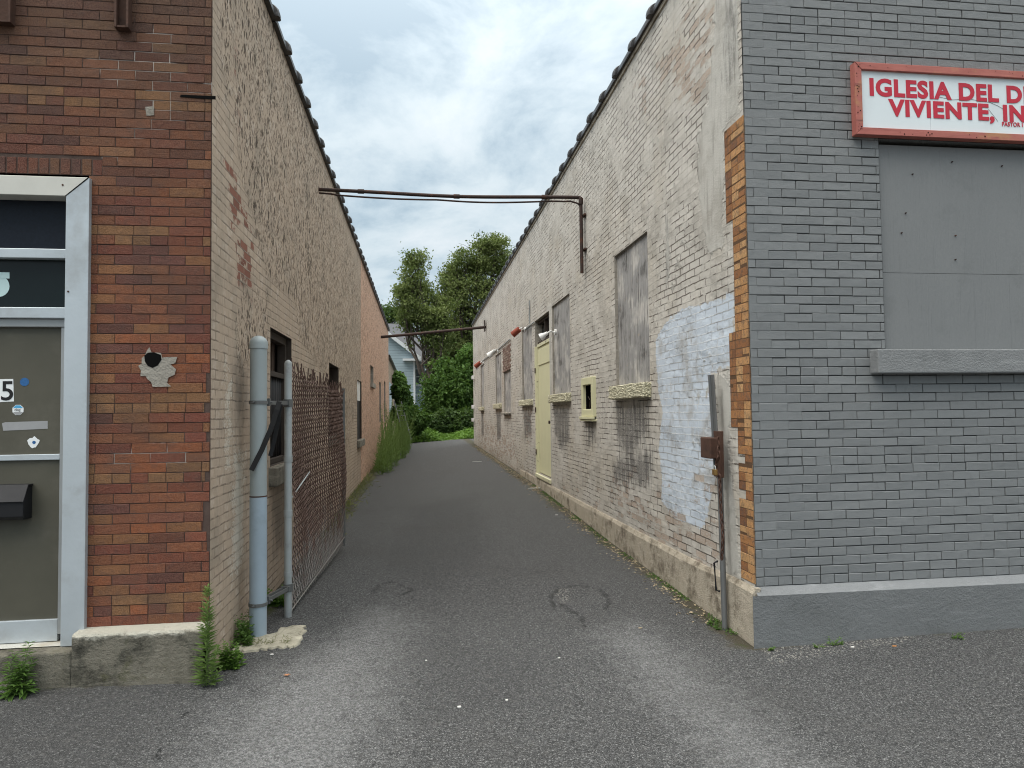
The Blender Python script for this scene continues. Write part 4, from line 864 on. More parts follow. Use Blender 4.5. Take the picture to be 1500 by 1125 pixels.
def build_left_front():
    top = TOPL0+.75; P0 = (XL, YL, 0); U = (-1, 0, 0)
    zf = uvFL(300, 911)[1]; ux = lambda px: uvFL(px, 600)[0]; zz = lambda py: uvFL(225, py)[1]
    dox = uvFL(126, 600)[0]; doT = uvFL(131, 257)[1]
    DH = (dox, 3.6, -.2, doT); SO = (uvFL(150, 240)[0], 3.6, doT, uvFL(140, 233)[1])
    heads = [zz(155), zz(355), zz(592), zz(704), zz(898)]
    rects = brick_rows(zf, top, .0617, .004, 3.6, .209, heads, .0042, .06, [DH, SO])
    pal = np.array([(.225, .082, .054), (.24, .098, .056), (.20, .068, .050), (.15, .066, .058), (.245, .110, .060), (.285, .145, .070), (.30, .112, .052), (.19, .080, .056), (.235, .086, .055), (.26, .108, .058)])
    cols = []
    for (a, b, c, d) in rects:
        k = RNG.integers(len(pal)); q = pal[k]*np.array((1.06, .92, .88))*RNG.uniform(.85, 1.15)
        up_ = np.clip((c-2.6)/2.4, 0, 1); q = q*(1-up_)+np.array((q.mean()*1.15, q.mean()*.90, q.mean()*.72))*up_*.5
        if any(abs(c-h) < .06 for h in heads) and RNG.random() < .5: q = pal[5]*RNG.uniform(.9, 1.15)
        cols.append(q)
    x = SO[0]
    while x > SO[0]-.001 and x < 3.6: rects.append((x+.003, x+.056, SO[2]+.003, SO[3]-.003)); cols.append(pal[[0, 3, 4, 2][RNG.integers(4)]]*.8); x += .0617
    rects = [r for r in rects]
    # chipped corner bricks near the alley
    rr = []
    for i, (a, b, c, d) in enumerate(rects):
        if a < .02 and .8 < c < 1.9 and RNG.random() < .6: a += RNG.uniform(.01, .05)
        rr.append((a, b, c, d))
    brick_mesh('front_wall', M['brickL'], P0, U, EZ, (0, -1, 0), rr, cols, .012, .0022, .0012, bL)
    us = axis(0, 3.6, .05, [DH[0]]); vs = axis(zf-.05, top, .05, [DH[3]])
    rp_ = [[uvFL(*p) for p in q] for q in ([(100, 80), (160, 75), (225, 30), (262, 40), (262, 125), (320, 130), (318, 140), (280, 150), (282, 185), (180, 225), (150, 240), (190, 180), (200, 135), (150, 120), (105, 95)], [(150, 640), (290, 640), (300, 690), (160, 690)])]
    grid('front_joints', M['mortL'], (XL, YL+.0042, 0), U, EZ, us, vs, [DH], dict(repoint=lambda U_, V_: np.clip(sdm(rp_, U_, V_), -.4, .2)), bL, flip=True)
    # cement patch; the hole and crack are flat shapes, their dark depth painted black
    def poly(pts, off, t, name, mat, par): mb = MB(); mb.prism([tuple(onY(px, py, YL)[[0, 2]]) for px, py in pts], (0, YL-off, 0), EX, EZ, (0, -1, 0), t); return mb.build(name, M[mat], par)
    hp = poly([(216, 513), (219, 509), (222, 516), (236, 517), (238, 524), (246, 523), (260, 523), (257, 532), (250, 534), (258, 541), (256, 549), (247, 553), (245, 561), (251, 566), (224, 567), (222, 560), (216, 555), (214, 551), (206, 551), (207, 543), (203, 536), (208, 533), (208, 525), (213, 520)], .001, .0045, 'cement_patch', 'cement', bL)
    poly([(212, 521), (217, 517), (226, 516), (236, 520), (237, 527), (232, 535), (224, 539), (217, 536), (213, 530)], .0057, .0012, 'painted_dark_hole', 'hole', hp)
    poly([(265, 139), (290, 140), (316, 141), (316, 146), (285, 144), (264, 142)], .0005, .003, 'crack', 'hole', bL)
    poly([(213, 157), (226, 156), (226, 169), (215, 170)], .001, .003, 'cement_patch', 'cement', bL)
    # foundation
    zb = zf; mb = MB(); n = 24; x1 = XL-.03; xs = np.linspace(XL-.001, XL-dox-.01, n); vs_ = []
    for i, x_ in enumerate(xs):
        j = RNG.uniform(-.008, .008); vs_ += [(x_, YL-.13, -.15), (x_, YL-.127+RNG.uniform(-.004, .004), zb-.022+j), (x_, YL-.115, zb-.008+j*.5), (x_, YL+.02, zb+.004)]
    fs = []
    for i in range(n-1):
        for k in range(3): fs.append((i*4+k, i*4+k+1, i*4+5+k, i*4+4+k))
    fs.append((3, 2, 1, 0)); mb.add(vs_, fs); mb.add([(XL-.001, YL+.02, zb), (XL-.001, YL+.02, -.15), (XL-.001, YL-.13, -.15), (XL-.001, YL-.125, zb-.05)], [(0, 1, 2, 3)]); mb.build('foundation', M['concL'], bL)
    mb = MB(); zd = onY(60, 957, YL-.13)[2]; mb.box(XL-3.6, XL-dox-.012, YL-.128, YL+.25, -.15, zd); mb.build('door_step', M['concL'], bL, bevel=.012)
    mb = MB(); q = [(XL-.02, YL-.131, .02)]
    for (x0, x1_) in ((.015, .05),): pass
    # parapet returns, top
    mb = MB(); mb.add([(XL, YL, TOPL0), (XL, YL+.3, TOPL0), (XL, YL+.3, top), (XL, YL, top)], [(0, 1, 2, 3)]); mb.add([(XL, YL, top), (XL, YL+.3, top), (XL-3.6, YL+.3, top), (XL-3.6, YL, top)], [(0, 1, 2, 3)])
    mb.add([(XL, YL+.3, 4.9), (XL-3.6, YL+.3, 4.9), (XL-3.6, YL+.3, top), (XL, YL+.3, top)], [(3, 2, 1, 0)]); mb.build('parapet', M['cement'], bL)
    # ---- aluminium shop door
    yf = YL-.035; X = lambda px, y=yf: onY(px, 600, y)[0]
    def Z(py, y=yf, px=60): return onY(px, py, y)[2]
    xo, xi = X(127), X(92.5); zt, zi = onY(131, 260, yf)[2], onY(97, 287, yf)[2]; z0 = zd+.004; xl = XL-3.6
    mb = MB(); mb.prism([(xo, z0), (xo, zt), (xi, zi), (xi, z0)], (0, yf, 0), EX, EZ, (0, 1, 0), .16); fr = mb.build('door_frame', M['alu'], bL, bevel=.003)
    mb = MB(); mb.prism([(xo-.003, zt), (xl, zt), (xl, zi), (xi, zi)], (0, yf-.001, 0), EX, EZ, (0, 1, 0), .16); mb.build('header', M['stainalu'], fr, bevel=.003)
    mb = MB(); mb.prism([(xo+.001, zt+.001), (xi, zi), (xi-.006, zi), (xo-.007, zt+.001)], (0, yf-.0022, 0), EX, EZ, (0, 1, 0), .001); mb.build('mitre_joint', M['hole'], fr)
    mb = MB()
    for (px, py) in ((100, 427), (110, 945), (92, 271)):
        p = onY(px, py, yf); mb.tube([(p[0], yf+.001, p[2]), (p[0], yf-.003, p[2])], .006, 8)
    mb.build_each('screw', M['rust'], fr)
    yb = YL+.05
    def rail(py0, py1, y, dep, name, mat, x1=None): mb = MB(); mb.box(xl, (x1 if x1 is not None else xi-.002), y, y+dep, Z(py1, y), Z(py0, y)); return mb.build(name, M[mat], fr, bevel=.004)
    rail(364, 378, yb-.03, .06, 'transom_bar', 'alu'); rail(450, 466, yb-.03, .06, 'transom_bar', 'alu'); rail(467, 479, yb, .05, 'door_head', 'alu2')
    mb = MB(); mb.box(xl, xi-.002, yb+.035, yb+.045, Z(366, yb), zi+.03); mb.build('transom_glass', M['tglass2'], fr)
    mb = MB(); mb.box(xl, xi-.002, yb+.034, yb+.044, Z(452, yb), Z(376, yb)); tg = mb.build('transom_glass', M['tglass'], fr)
    # transom sticker
    mb = MB(); ys = yb+.0332; C = onY(-2, 417, ys); mb.prism([(C[0]+.062*math.cos(a), C[2]-.01+.066*math.sin(a)) for a in np.linspace(0, 2*math.pi, 22)[:-1]], (0, ys, 0), EX, EZ, (0, 1, 0), .0006)
    a_, b_ = onY(14, 399, ys), onY(14, 408, ys); mb.prism([(C[0]-.08, b_[2]), (b_[0], b_[2]), (a_[0], a_[2]), (C[0]-.08, a_[2])], (0, ys-.001, 0), EX, EZ, (0, 1, 0), .0006); mb.build('window_sticker', M['teal'], tg)
    # door leaf
    yd = yb+.012
    xs_ = X(88.5, yd); mb = MB(); 
    mb.box(xl, xs_-.0, yd+.018, yd+.03, Z(910, yd), Z(478, yd)); d_ = mb.build('door', M['doorp'], bL)
    mb = MB(); mb.box(xs_, xi-.003, yd-.004, yd+.04, z0+.05, Z(479, yd)); mb.build('stile', M['alu2'], d_, bevel=.003)
    mb = MB(); mb.box(xl, xs_-.001, yd+.001, yd+.035, Z(674, yd), Z(665.5, yd)); mb.build('mid_rail', M['alu'], d_, bevel=.003)
    mb = MB(); mb.box(xl, xs_-.001, yd-.002, yd+.035, Z(940, yd), Z(908, yd)); mb.build('bottom_rail', M['alu'], d_, bevel=.003)
    mb = MB(); mb.box(xl, xi-.002, YL-.02, yd+.05, z0, Z(941, yd)); mb.build('door_sill', M['stainalu'], fr, bevel=.003)
    yp = yd+.0178
    def plate(pts, off, name, mat, par): mb = MB(); mb.prism([tuple(onY(px, py, yp)[[0, 2]]) for px, py in pts], (0, yp-off, 0), EX, EZ, (0, 1, 0), .0008); return mb.build(name, M[mat], par)
    def disc(px, py, r, off, name, mat, par, n=16, wob=0, rot=0):
        c = onY(px, py, yp); mb = MB(); mb.prism([(c[0]+r*(1+RNG.uniform(-wob, wob))*math.cos(t), c[2]+r*(1+RNG.uniform(-wob, wob))*math.sin(t)) for t in np.linspace(0, 2*math.pi, n+1)[:-1]+rot], (0, yp-off, 0), EX, EZ, (0, 1, 0), .0008); return mb.build(name, M[mat], par)
    ns = plate([(-20, 556), (19.5, 555), (20.5, 588), (-20, 590)], .0012, 'number_sticker', 'whites', d_); p = onY(2, 586, yp)
    h = onY(2, 558, yp)[2]-p[2]; text_mesh('5', h/.70, M['blk'], 'numeral', d_, (p[0]-.008, yp-.0022, p[2]), EX, (0, -1, 0), .012*h)
    disc(36, 559.5, .026, .0012, 'round_sticker', 'blues', d_, 22)
    o8 = disc(26.5, 600.5, .034, .0012, 'octagon_sticker', 'whites', d_, 8, 0, math.pi/8)
    c = onY(26.5, 600.5, yp); mb = MB(); mb.prism([(c[0]-.028, c[2]+.012), (c[0]+.028, c[2]+.012), (c[0]+.012, c[2]+.029), (c[0]-.012, c[2]+.029)], (0, yp-.0022, 0), EX, EZ, (0, 1, 0), .0006); mb.build('sticker_band', M['cyan'], d_)
    mb = MB(); mb.prism([(c[0]-.028, c[2]-.013), (c[0]+.028, c[2]-.013), (c[0]+.012, c[2]-.029), (c[0]-.012, c[2]-.029)], (0, yp-.0022, 0), EX, EZ, (0, 1, 0), .0006); mb.build('sticker_band', M['tape'], d_)
    text_mesh('ring', .022, M['tape'], 'lettering', d_, (c[0]-.020, yp-.0022, c[2]-.005), EX, (0, -1, 0), .0004)
    plate([(3, 620), (8, 618.5), (70, 616.5), (70, 628), (5, 631)], .0012, 'tape_strip', 'tape', d_)
    disc(49, 648, .033, .0012, 'torn_sticker', 'whites', d_, 18, .25); disc(50, 648, .010, .0022, 'sticker_centre', 'blues', d_, 12)
    # steel brackets over the door
    for (xa, xb, yb_) in ((-30, 15, 32), (167, 188, 40)):
        y_ = YL-.06; x0, x1 = onY(xa, 20, y_)[0], onY(xb, 20, y_)[0]; zb_ = onY(xb, yb_, y_)[2]; zt_ = zb_+.62
        mb = MB(); mb.box(x0, x1, y_+.045, YL-.001, zb_, zt_); mb.box(x0, x0+.014, y_, y_+.044, zb_, zt_); mb.box(x1-.014, x1, y_, y_+.044, zb_, zt_); mb.box(x0+.015, x1-.015, y_+.003, y_+.044, zb_, zb_+.012); mb.build('steel_bracket', M['rust'], bL, bevel=.002)
    # ---- mailbox on the door
    ym = yd-.10; t = thing('mailbox', 'black metal mailbox with a sloping lid on the olive door', 'mailbox', (onY(10, 765, ym)[0], yd, onY(10, 765, ym)[2]))
    x1 = onY(34, 730, ym)[0]; x0 = x1-.34; zt_ = onY(20, 710, ym+.06)[2]; zm_ = onY(20, 733, ym)[2]; zb_ = onY(20, 763, ym)[2]
    mb = MB(); mb.prism([(ym+.012, zb_+.02), (ym+.03, zb_), (yd+.016, zb_), (yd+.016, zt_-.012), (ym+.06, zt_-.012), (ym+.012, zm_)], (x0+.006, 0, 0), EY, EZ, EX, x1-x0-.012); mb.build('box', M['black'], t, bevel=.004)
    mb = MB(); mb.prism([(ym, zm_-.01), (ym+.012, zm_-.01), (ym+.065, zt_-.01), (yd+.015, zt_-.01), (yd+.015, zt_), (ym+.055, zt_)], (x0, 0, 0), EY, EZ, EX, x1-x0); mb.build('lid', M['black'], t, bevel=.002)
build_left_front()
# ------------------------------------------------------------------ gate, posts, pipes, lamps
def ground_at(px, py):
    z = 0.0
    for _ in range(8): p = onZ(px, py, z); z = float(gz(p[0], p[1]))
    return np.array((p[0], p[1], z))
def build_gate():
    g0 = ground_at(378, 931); X0, Y0 = g0[0], g0[1]; Y0 = max(Y0, 5.2); r = .060; zt = onY(380, 500, Y0)[2]
    t = thing('gate_post', 'thick blue grey steel gate post with a domed cap standing by the tan alley wall', 'post', (X0, Y0, g0[2]))
    zc_ = onY(378, 727, Y0)[2]
    mb = MB(); mb.tube([(X0, Y0, g0[2]-.1), (X0, Y0, zc_)], r, 28); mb.build('painted_lower_tube', M['bluegrey'], t, smooth=True)
    mb = MB(); mb.tube([(X0, Y0, zc_+.001), (X0, Y0, zt-.03)], r*.985, 28); o = mb.build('upper_tube', M['posttop'], t, smooth=True)
    mb = MB(); mb.tube([(X0, Y0, zc_-.003), (X0, Y0, zc_+.006)], r*1.02, 28); mb.build('rust_ring', M['rust'], t)
    mb = MB(); mb.tube([(X0, Y0, zt-.055), (X0, Y0, zt-.012), (X0, Y0, zt), (X0, Y0, zt+.022), (X0, Y0, zt+.036), (X0, Y0, zt+.042)], [r*1.07, r*1.07, r*1.03, r*.8, r*.45, r*.08], 28); mb.build('cap', M['posttop'], t, smooth=True)
    # the leaf, swung back along the wall
    S = onZ(422, 903, .07); S = np.array((S[0], S[1], .06)); E = onZ(503.5, 799, .13); E = np.array((E[0], E[1], .13)); sy = S[1]
    ztop = onY(424, 530, sy)[2]; ze = onY(504, 569, E[1])[2]
    gt = thing('chain_link_gate', 'rusty chain link gate leaf swung open along the tan alley wall', 'gate', (S[0], S[1], S[2]))
    mb = MB(); mb.tube([S, (S[0], S[1], ztop-.02), (S[0], S[1], ztop), (S[0], S[1], ztop+.015)], [.030, .030, .026, .008], 16); mb.tube([(S[0], S[1], .85), (S[0], S[1], .9)], .034, 16); mb.tube([(S[0], S[1], .38), (S[0], S[1], .42)], .034, 16); mb.tube([(S[0], S[1], 1.28), (S[0], S[1], 1.33)], .034, 16)
    mb.build('hinge_stile', M['galv'], gt, smooth=True)
    mb = MB(); mb.tube([E, (E[0], E[1], ze)], .02, 12); mb.build('end_stile', M['greypost'], gt, smooth=True)
    D = E-S; Lh = np.hypot(D[0], D[1]); D /= Lh; nrm = np.array((D[1], -D[0], 0)); w = .038
    zb = lambda u: S[2]+.02+(E[2]-S[2])*u/Lh; zt_ = lambda u: ztop-.05+(ze-ztop)*u/Lh+.012*math.sin(u*9)
    mb = MB(); K = int((Lh-.05)/w)
    for k in range(K):
        u0 = .04+k*w; lv = int((zt_(u0)-zb(u0))/w); pts = []
        for j in range(lv+1):
            e = (j+k) % 2; u = u0+w*e; s = .006*(1 if e else -1)*(1 if k % 2 else -1)
            b = .04*math.sin(u*2.3+j*.09)*math.sin(j/lv*3.14); jz = RNG.uniform(-.004, .004)
            p = S+D*(u+RNG.uniform(-.003, .003))+nrm*(s+b); pts.append((p[0], p[1], zb(u0)+j*w+jz))
        q = np.array(pts[-1]); pts.append(tuple(q+D*RNG.uniform(-.03, .03)+nrm*RNG.uniform(-.03, .03)+np.array((0, 0, RNG.uniform(.03, .13)))))
        mb.tube(pts, .0052, 4, cap=False)
    mb.build('chain_link_mesh', M['wire'], gt)
    for nm, z0_, z1_, rr in (('brace', .98, 1.12, .006), ('tension_wire', .10, .16, .005)):
        mb = MB(); mb.tube([S+D*.03+np.array((0, 0, z0_-S[2]))+nrm*.012, S+D*(.75 if nm == 'brace' else Lh)+np.array((0, 0, z1_-S[2]+(.0)))+nrm*.012], rr, 8); mb.build(nm, M['galv'] if nm == 'brace' else M['wire'], gt, smooth=True)
    for py in (590, 872):
        z = onY(400, py, (Y0+sy)/2)[2]; mb = MB(); d = np.array((S[0]-X0, S[1]-Y0, 0)); L = np.linalg.norm(d); d /= L; n_ = np.array((-d[1], d[0], 0)); o = np.array((X0, Y0, z))
        for k in range(16):     # clamp round the post
            a0, a1 = 2*math.pi*k/16, 2*math.pi*(k+1)/16
            mb.add([o+np.array((math.cos(a)*rr, math.sin(a)*rr, h)) for a in (a0, a1) for rr in (r+.001, r+.007) for h in (-.012, .012)], [(2, 3, 7, 6), (1, 5, 7, 3), (0, 2, 6, 4), (0, 4, 5, 1)])
        mb.obox(o, d, n_, EZ, r+.004, L-.03, .018, .026, -.014, .014); mb.obox(o, d, n_, EZ, r+.004, L-.03, -.026, -.018, -.014, .014)
        mb.obox(o, d, n_, EZ, r+.03, r+.05, -.04, .04, -.025, .03); mb.obox(o, d, n_, EZ, L-.055, L-.035, -.035, .035, -.02, .02)
        mb.tube([o+d*(r+.04)-n_*.06, o+d*(r+.04)+n_*.06], .007, 8); mb.tube([o-d*(r+.03), o-d*(r-.01)], .007, 8); mb.tube([o+d*L+np.array((0, 0, -.03)), o+d*L+np.array((0, 0, .03))], .037, 14)
        mb.build('hinge', M['greypost'], gt)
    # strap
    yy = Y0-r-.012; mb = MB()
    def ribbon(pts, wd, y0, y1):
        c = [onY(px, py, y0+(y1-y0)*i/(len(pts)-1)) for i, (px, py) in enumerate(pts)]; vs = []
        for i, p in enumerate(c):
            d = c[min(i+1, len(c)-1)]-c[max(i-1, 0)]; n = np.array((d[2], 0, -d[0])); n /= np.linalg.norm(n)
            for a in (-wd/2, wd/2):
                for h in (0, .003): vs.append(p+n*a+np.array((0, h, 0)))
        fs = []
        for i in range(len(c)-1):
            b = i*4
            for q, s in ((0, 1), (1, 3), (3, 2), (2, 0)): fs.append((b+q, b+s, b+4+s, b+4+q))
        mb.add(vs, fs)
    ribbon([(409, 588), (406, 600), (396, 630), (383, 660), (368, 689)], .036, Y0+.02, yy-.02)
    ribbon([(411, 592), (408, 610), (403, 640), (396, 668)], .030, Y0+.06, Y0+.04)
    s = mb.build('black_strap', M['strap']); recentre(s); tag(s, 'black webbing strap dangling from the upper gate hinge by the blue grey post', 'strap')
    # pale pad under the post
    mb = MB(); pts = [(338, 955), (345, 944), (372, 934), (400, 928), (425, 918), (448, 916), (449, 926), (440, 946), (425, 950), (400, 950), (370, 956)]
    q = []
    for (x0, y0), (x1, y1) in zip(pts, pts[1:]+pts[:1]):
        for f in (0, .2, .4, .6, .8): q.append((x0+(x1-x0)*f+RNG.uniform(-3.2, 3.2), y0+(y1-y0)*f+RNG.uniform(-1.8, 1.8)))
    pts = q; vs = []; G0 = [ground_at(*p) for p in pts]; c0 = sum(G0)/len(G0); n = len(G0)
    top = [p*.94+c0*.06+np.array((0, 0, .010+RNG.uniform(-.004, .004))) for p in G0]; bot = [p-np.array((0, 0, .02)) for p in G0]
    mb.add(bot+top+[c0+np.array((0, 0, .016))], [(i, (i+1) % n, n+(i+1) % n, n+i) for i in range(n)]+[(n+i, n+(i+1) % n, 2*n) for i in range(n)])
    o = mb.build('concrete_pad', M['pad']); o['kind'] = 'structure'
build_gate()
def build_corner_post():
    off = XR-.075; P = lambda px, py, o=0.0: onX(px, py, off-o)
    a = P(1043, 549); b = P(1052, 690); c = P(1060, 880); zg = float(gz(c[0], c[1]))
    d = c+(c-b)/(b[2]-c[2])*(c[2]-zg+.03)
    t = thing('gate_post', 'narrow grey steel post leaning by the orange brick corner with a rusty latch box', 'post', (d[0], d[1], zg))
    mb = MB(); dr = (b-a)/np.linalg.norm(b-a); mb.obox(a, EY, EX, dr, -.030, .020, -.006, .006, 0, np.linalg.norm(b-a)); mb.obox(a, EY, EX, dr, .013, .020, -.026, -.0065, 0, np.linalg.norm(b-a)); mb.build('flat_bar', M['greypost'], t, bevel=.002)
    mb = MB(); mb.tube([b+np.array((0.012, 0, .05)), d], .021, 14); mb.build('lower_tube', M['greypost'], t, smooth=True)
    A, B = P(1035.5, 640, .02), P(1051, 672, .02); mb = MB(); mb.box(off-.075, off-.012, B[1], A[1], B[2], A[2]); bx = mb.build('latch_box', M['rust'], t, bevel=.008)
    A, B = P(1046, 631, .0), P(1059, 700, .0); mb = MB(); mb.box(off-.012, off+.012, B[1], A[1], B[2], A[2]); mb.build('latch_plate', M['rust'], t, bevel=.003)
    A, B = P(1051, 822, .03), P(1054, 866, .03); mb = MB(); mb.tube([A, A+np.array((-.03, -.01, -.01)), B+np.array((-.03, -.01, .01)), B], .008, 8); mb.build('pull_handle', M['black'], t, smooth=True)
    def chain(pts, nm, lab, mat='rustd', r=.004, pl=.026):
        q = [np.array(p) for p in pts]; L = [0]
        for i in range(1, len(q)): L.append(L[-1]+np.linalg.norm(q[i]-q[i-1]))
        n = int(L[-1]/pl); mb = MB()
        at = lambda s: np.array([np.interp(s, L, [p[k] for p in q]) for k in range(3)])
        for i in range(n):
            p0, p1 = at(i*pl-.004), at((i+1)*pl+.004); d_ = p1-p0; l = np.linalg.norm(d_); d_ /= l
            s_ = np.cross(d_, (1, .3, .1) if i % 2 else (-.3, 1, .1)); s_ /= np.linalg.norm(s_)
            mb.tube([(p0+p1)/2+d_*math.cos(a_)*l/2+s_*math.sin(a_)*.010 for a_ in np.linspace(0, 2*math.pi, 11)], r, 5, cap=False)
        o = mb.build(nm, M[mat], smooth=True); recentre(o); return tag(o, lab, 'chain')
    chain([P(1052, 640, .045), P(1053, 668, .05), P(1047, 688, .06), P(1054, 695, .05), P(1056, 745, .045), P(1059, 790, .045), P(1057, 822, .045)], 'chain', 'long rusty chain hanging from the latch box down the leaning corner post', 'rust', .0058, .036)
    p = P(1047, 690, .08); t = thing('padlock', 'small brass padlock on the rusty chain below the latch box', 'padlock', p)
    mb = MB(); mb.box(p[0]-.012, p[0]+.012, p[1]-.024, p[1]+.024, p[2]-.03, p[2]+.012); mb.build('lock_body', M['brass'], t, bevel=.004)
    mb = MB(); mb.tube([p+np.array((0, .015*math.cos(a_), .012+.02*math.sin(a_)+(.006 if 0 < a_ < 3 else 0))) for a_ in np.linspace(0, math.pi, 9)], .004, 6); mb.build('shackle', M['galv'], t, smooth=True)
build_corner_post()
def build_pipes():
    A = onX(850, 289.5, XR-.06); B = onL(465, 277.5, -.02)
    t = thing('conduit', 'long dark rusty pipe bridging the alley and bending down the cream wall', 'pipe', A)
    sag = lambda s: -.03*math.sin(math.pi*s)+.006*math.sin(9*s)
    pts = [B+(A-B)*s+np.array((0, 0, sag(s))) for s in np.linspace(0, 1, 25)]; V = onX(852.5, 400, XR-.06)
    bend = [A+np.array((.0, -.02, -.012)), A+np.array((0, -.03, -.045))]; low = [np.array((XR-.06, A[1]-.03, z)) for z in np.linspace(A[2]-.12, V[2], 8)]
    mb = MB(); mb.tube(pts+bend+low, .024, 12); 
    for s in (.16, .52, .86): p = B+(A-B)*s+np.array((0, 0, sag(s))); d = (A-B)/np.linalg.norm(A-B); mb.tube([p-d*.04, p+d*.04], .031, 12)
    mb.tube([A+np.array((.0, -.03, -.02)), A+np.array((0, -.03, -.10))], .032, 12); mb.build('main_pipe', M['rustd'], t, smooth=True)
    pts = [B+(A-B)*s+np.array((0, 0, sag(s)-.055-.02*abs(math.sin(7*s))-(.0 if .05 < s < .95 else -.01))) for s in np.linspace(0, .96, 40)]
    e = pts[-1]; mb = MB(); mb.tube(pts+[A+np.array((-.03, -.01, -.085)), A+np.array((.0, .01, -.13)), np.array((XR-.055, A[1]+.02, A[2]-.4)), np.array((XR-.055, A[1]+.025, V[2]+.03))], .012, 8); mb.build('thin_pipe', M['rustd'], t, smooth=True)
    mb = MB()
    for f in (.25, .7): z = A[2]+(V[2]-A[2])*f; mb.box(XR-.035, XR-.002, A[1]-.09, A[1]+.06, z, z+.02)
    mb.build_each('pipe_strap', M['rust'], t)
    C = onX(713, 479, XR+.02); D = onL(555.5, 494, -.05); t = thing('iron_pipe', 'straight rusty iron pipe spanning the alley lower down near the blue house', 'pipe', (C+D)/2)
    mb = MB(); mb.tube([D, C], .046, 14); mb.build('pipe', M['rustd'], t, smooth=True)
    mb = MB(); d = (C-D)/np.linalg.norm(C-D); mb.obox(C-d*.05, EY, EX, EZ, -.12, .12, -.03, -.005, -.14, .22); mb.build('wall_plate', M['rustd'], t)
build_pipes()
def lamp(px, py, dx, dy, L, r, mat, label, group, cone=False):
    """floodlight on a bent arm; the head points from the wall out, its axis (dx, dy, dz) """
    base = onX(px, py, XR); c = base+np.array((-.20, -.02, -.02)); ax = np.array((-.55, dx, dy)); ax /= np.linalg.norm(ax)
    c = onX(px, py, XR-.20)
    t = thing('wall_lamp', label, 'wall lamp', c, group)
    mb = MB(); h = ax*L/2
    if cone: mb.tube([c-h, c-h*.4, c+h*.2, c+h, c+h*.8], [r*.45, r*.5, r*.75, r, r*.9], 18)
    else: mb.tube([c-h*1.05, c-h, c+h*.85, c+h*.86, c+h, c+h*.9], [r*.6, r*.92, r, r*1.05, r*1.05, r*.9], 18)
    mb.build('housing', M[mat], t, smooth=True)
    mb = MB(); mb.tube([c+h*.80, c+h*.84], [r*.9, r*.9], 18); mb.build('lens', M['hole'], t)
    w = np.array((XR, c[1]-.02, c[2]+.05)); mb = MB(); mb.tube([w+np.array((-.002, 0, 0)), w+np.array((-.05, 0, 0)), c-h+np.array((.05, -.03, .03)), c-h*.9], .014, 8); mb.tube([w+np.array((-.001, 0, 0)), w+np.array((-.03, 0, 0))], .05, 14); mb.build('arm', M['white'], t, smooth=False)
G_ = 'floodlights along the cream wall'
lamp(756, 486, .35, -.45, .19, .068, 'redlamp', 'larger red cylindrical floodlight on the cream wall, beside the boarded window past the yellow door', G_)
lamp(700, 534, .35, -.45, .22, .075, 'redlamp', 'smaller looking far red floodlight on the cream wall, above the last boarded window', G_)
lamp(720, 517, .30, -.55, .22, .085, 'white', 'white floodlight on the cream wall between the two red floodlights', G_, True)
lamp(797, 491, .30, -.35, .13, .065, 'white', 'white cone floodlight right above the yellow door', G_, True)
def build_far_fittings():
    mb = MB(); pts = [onX(px, py, XR-.02) for px, py in ((697, 540), (705, 530), (728, 513), (747, 497))]; mb.tube(pts, .014, 6); pts = [onX(px, py, XR-.02) for px, py in ((768, 484), (782, 472))]; mb.tube(pts, .014, 6)
    pts = [onX(px, py, XR-.02) for px, py in ((775.5, 440), (775.5, 474))]; mb.tube(pts, .014, 6)
    mb.build('cable_run', M['galv'], bR)
    mb = MB()
    for py in (553, 596, 615): p = onX(694.6, py, XR); mb.box(XR-.10, XR, p[1]-.15, p[1]+.1, p[2]-.07, p[2]+.07)
    mb.build_each('anchor_plate', M['white'], bR, bevel=.01)
build_far_fittings()
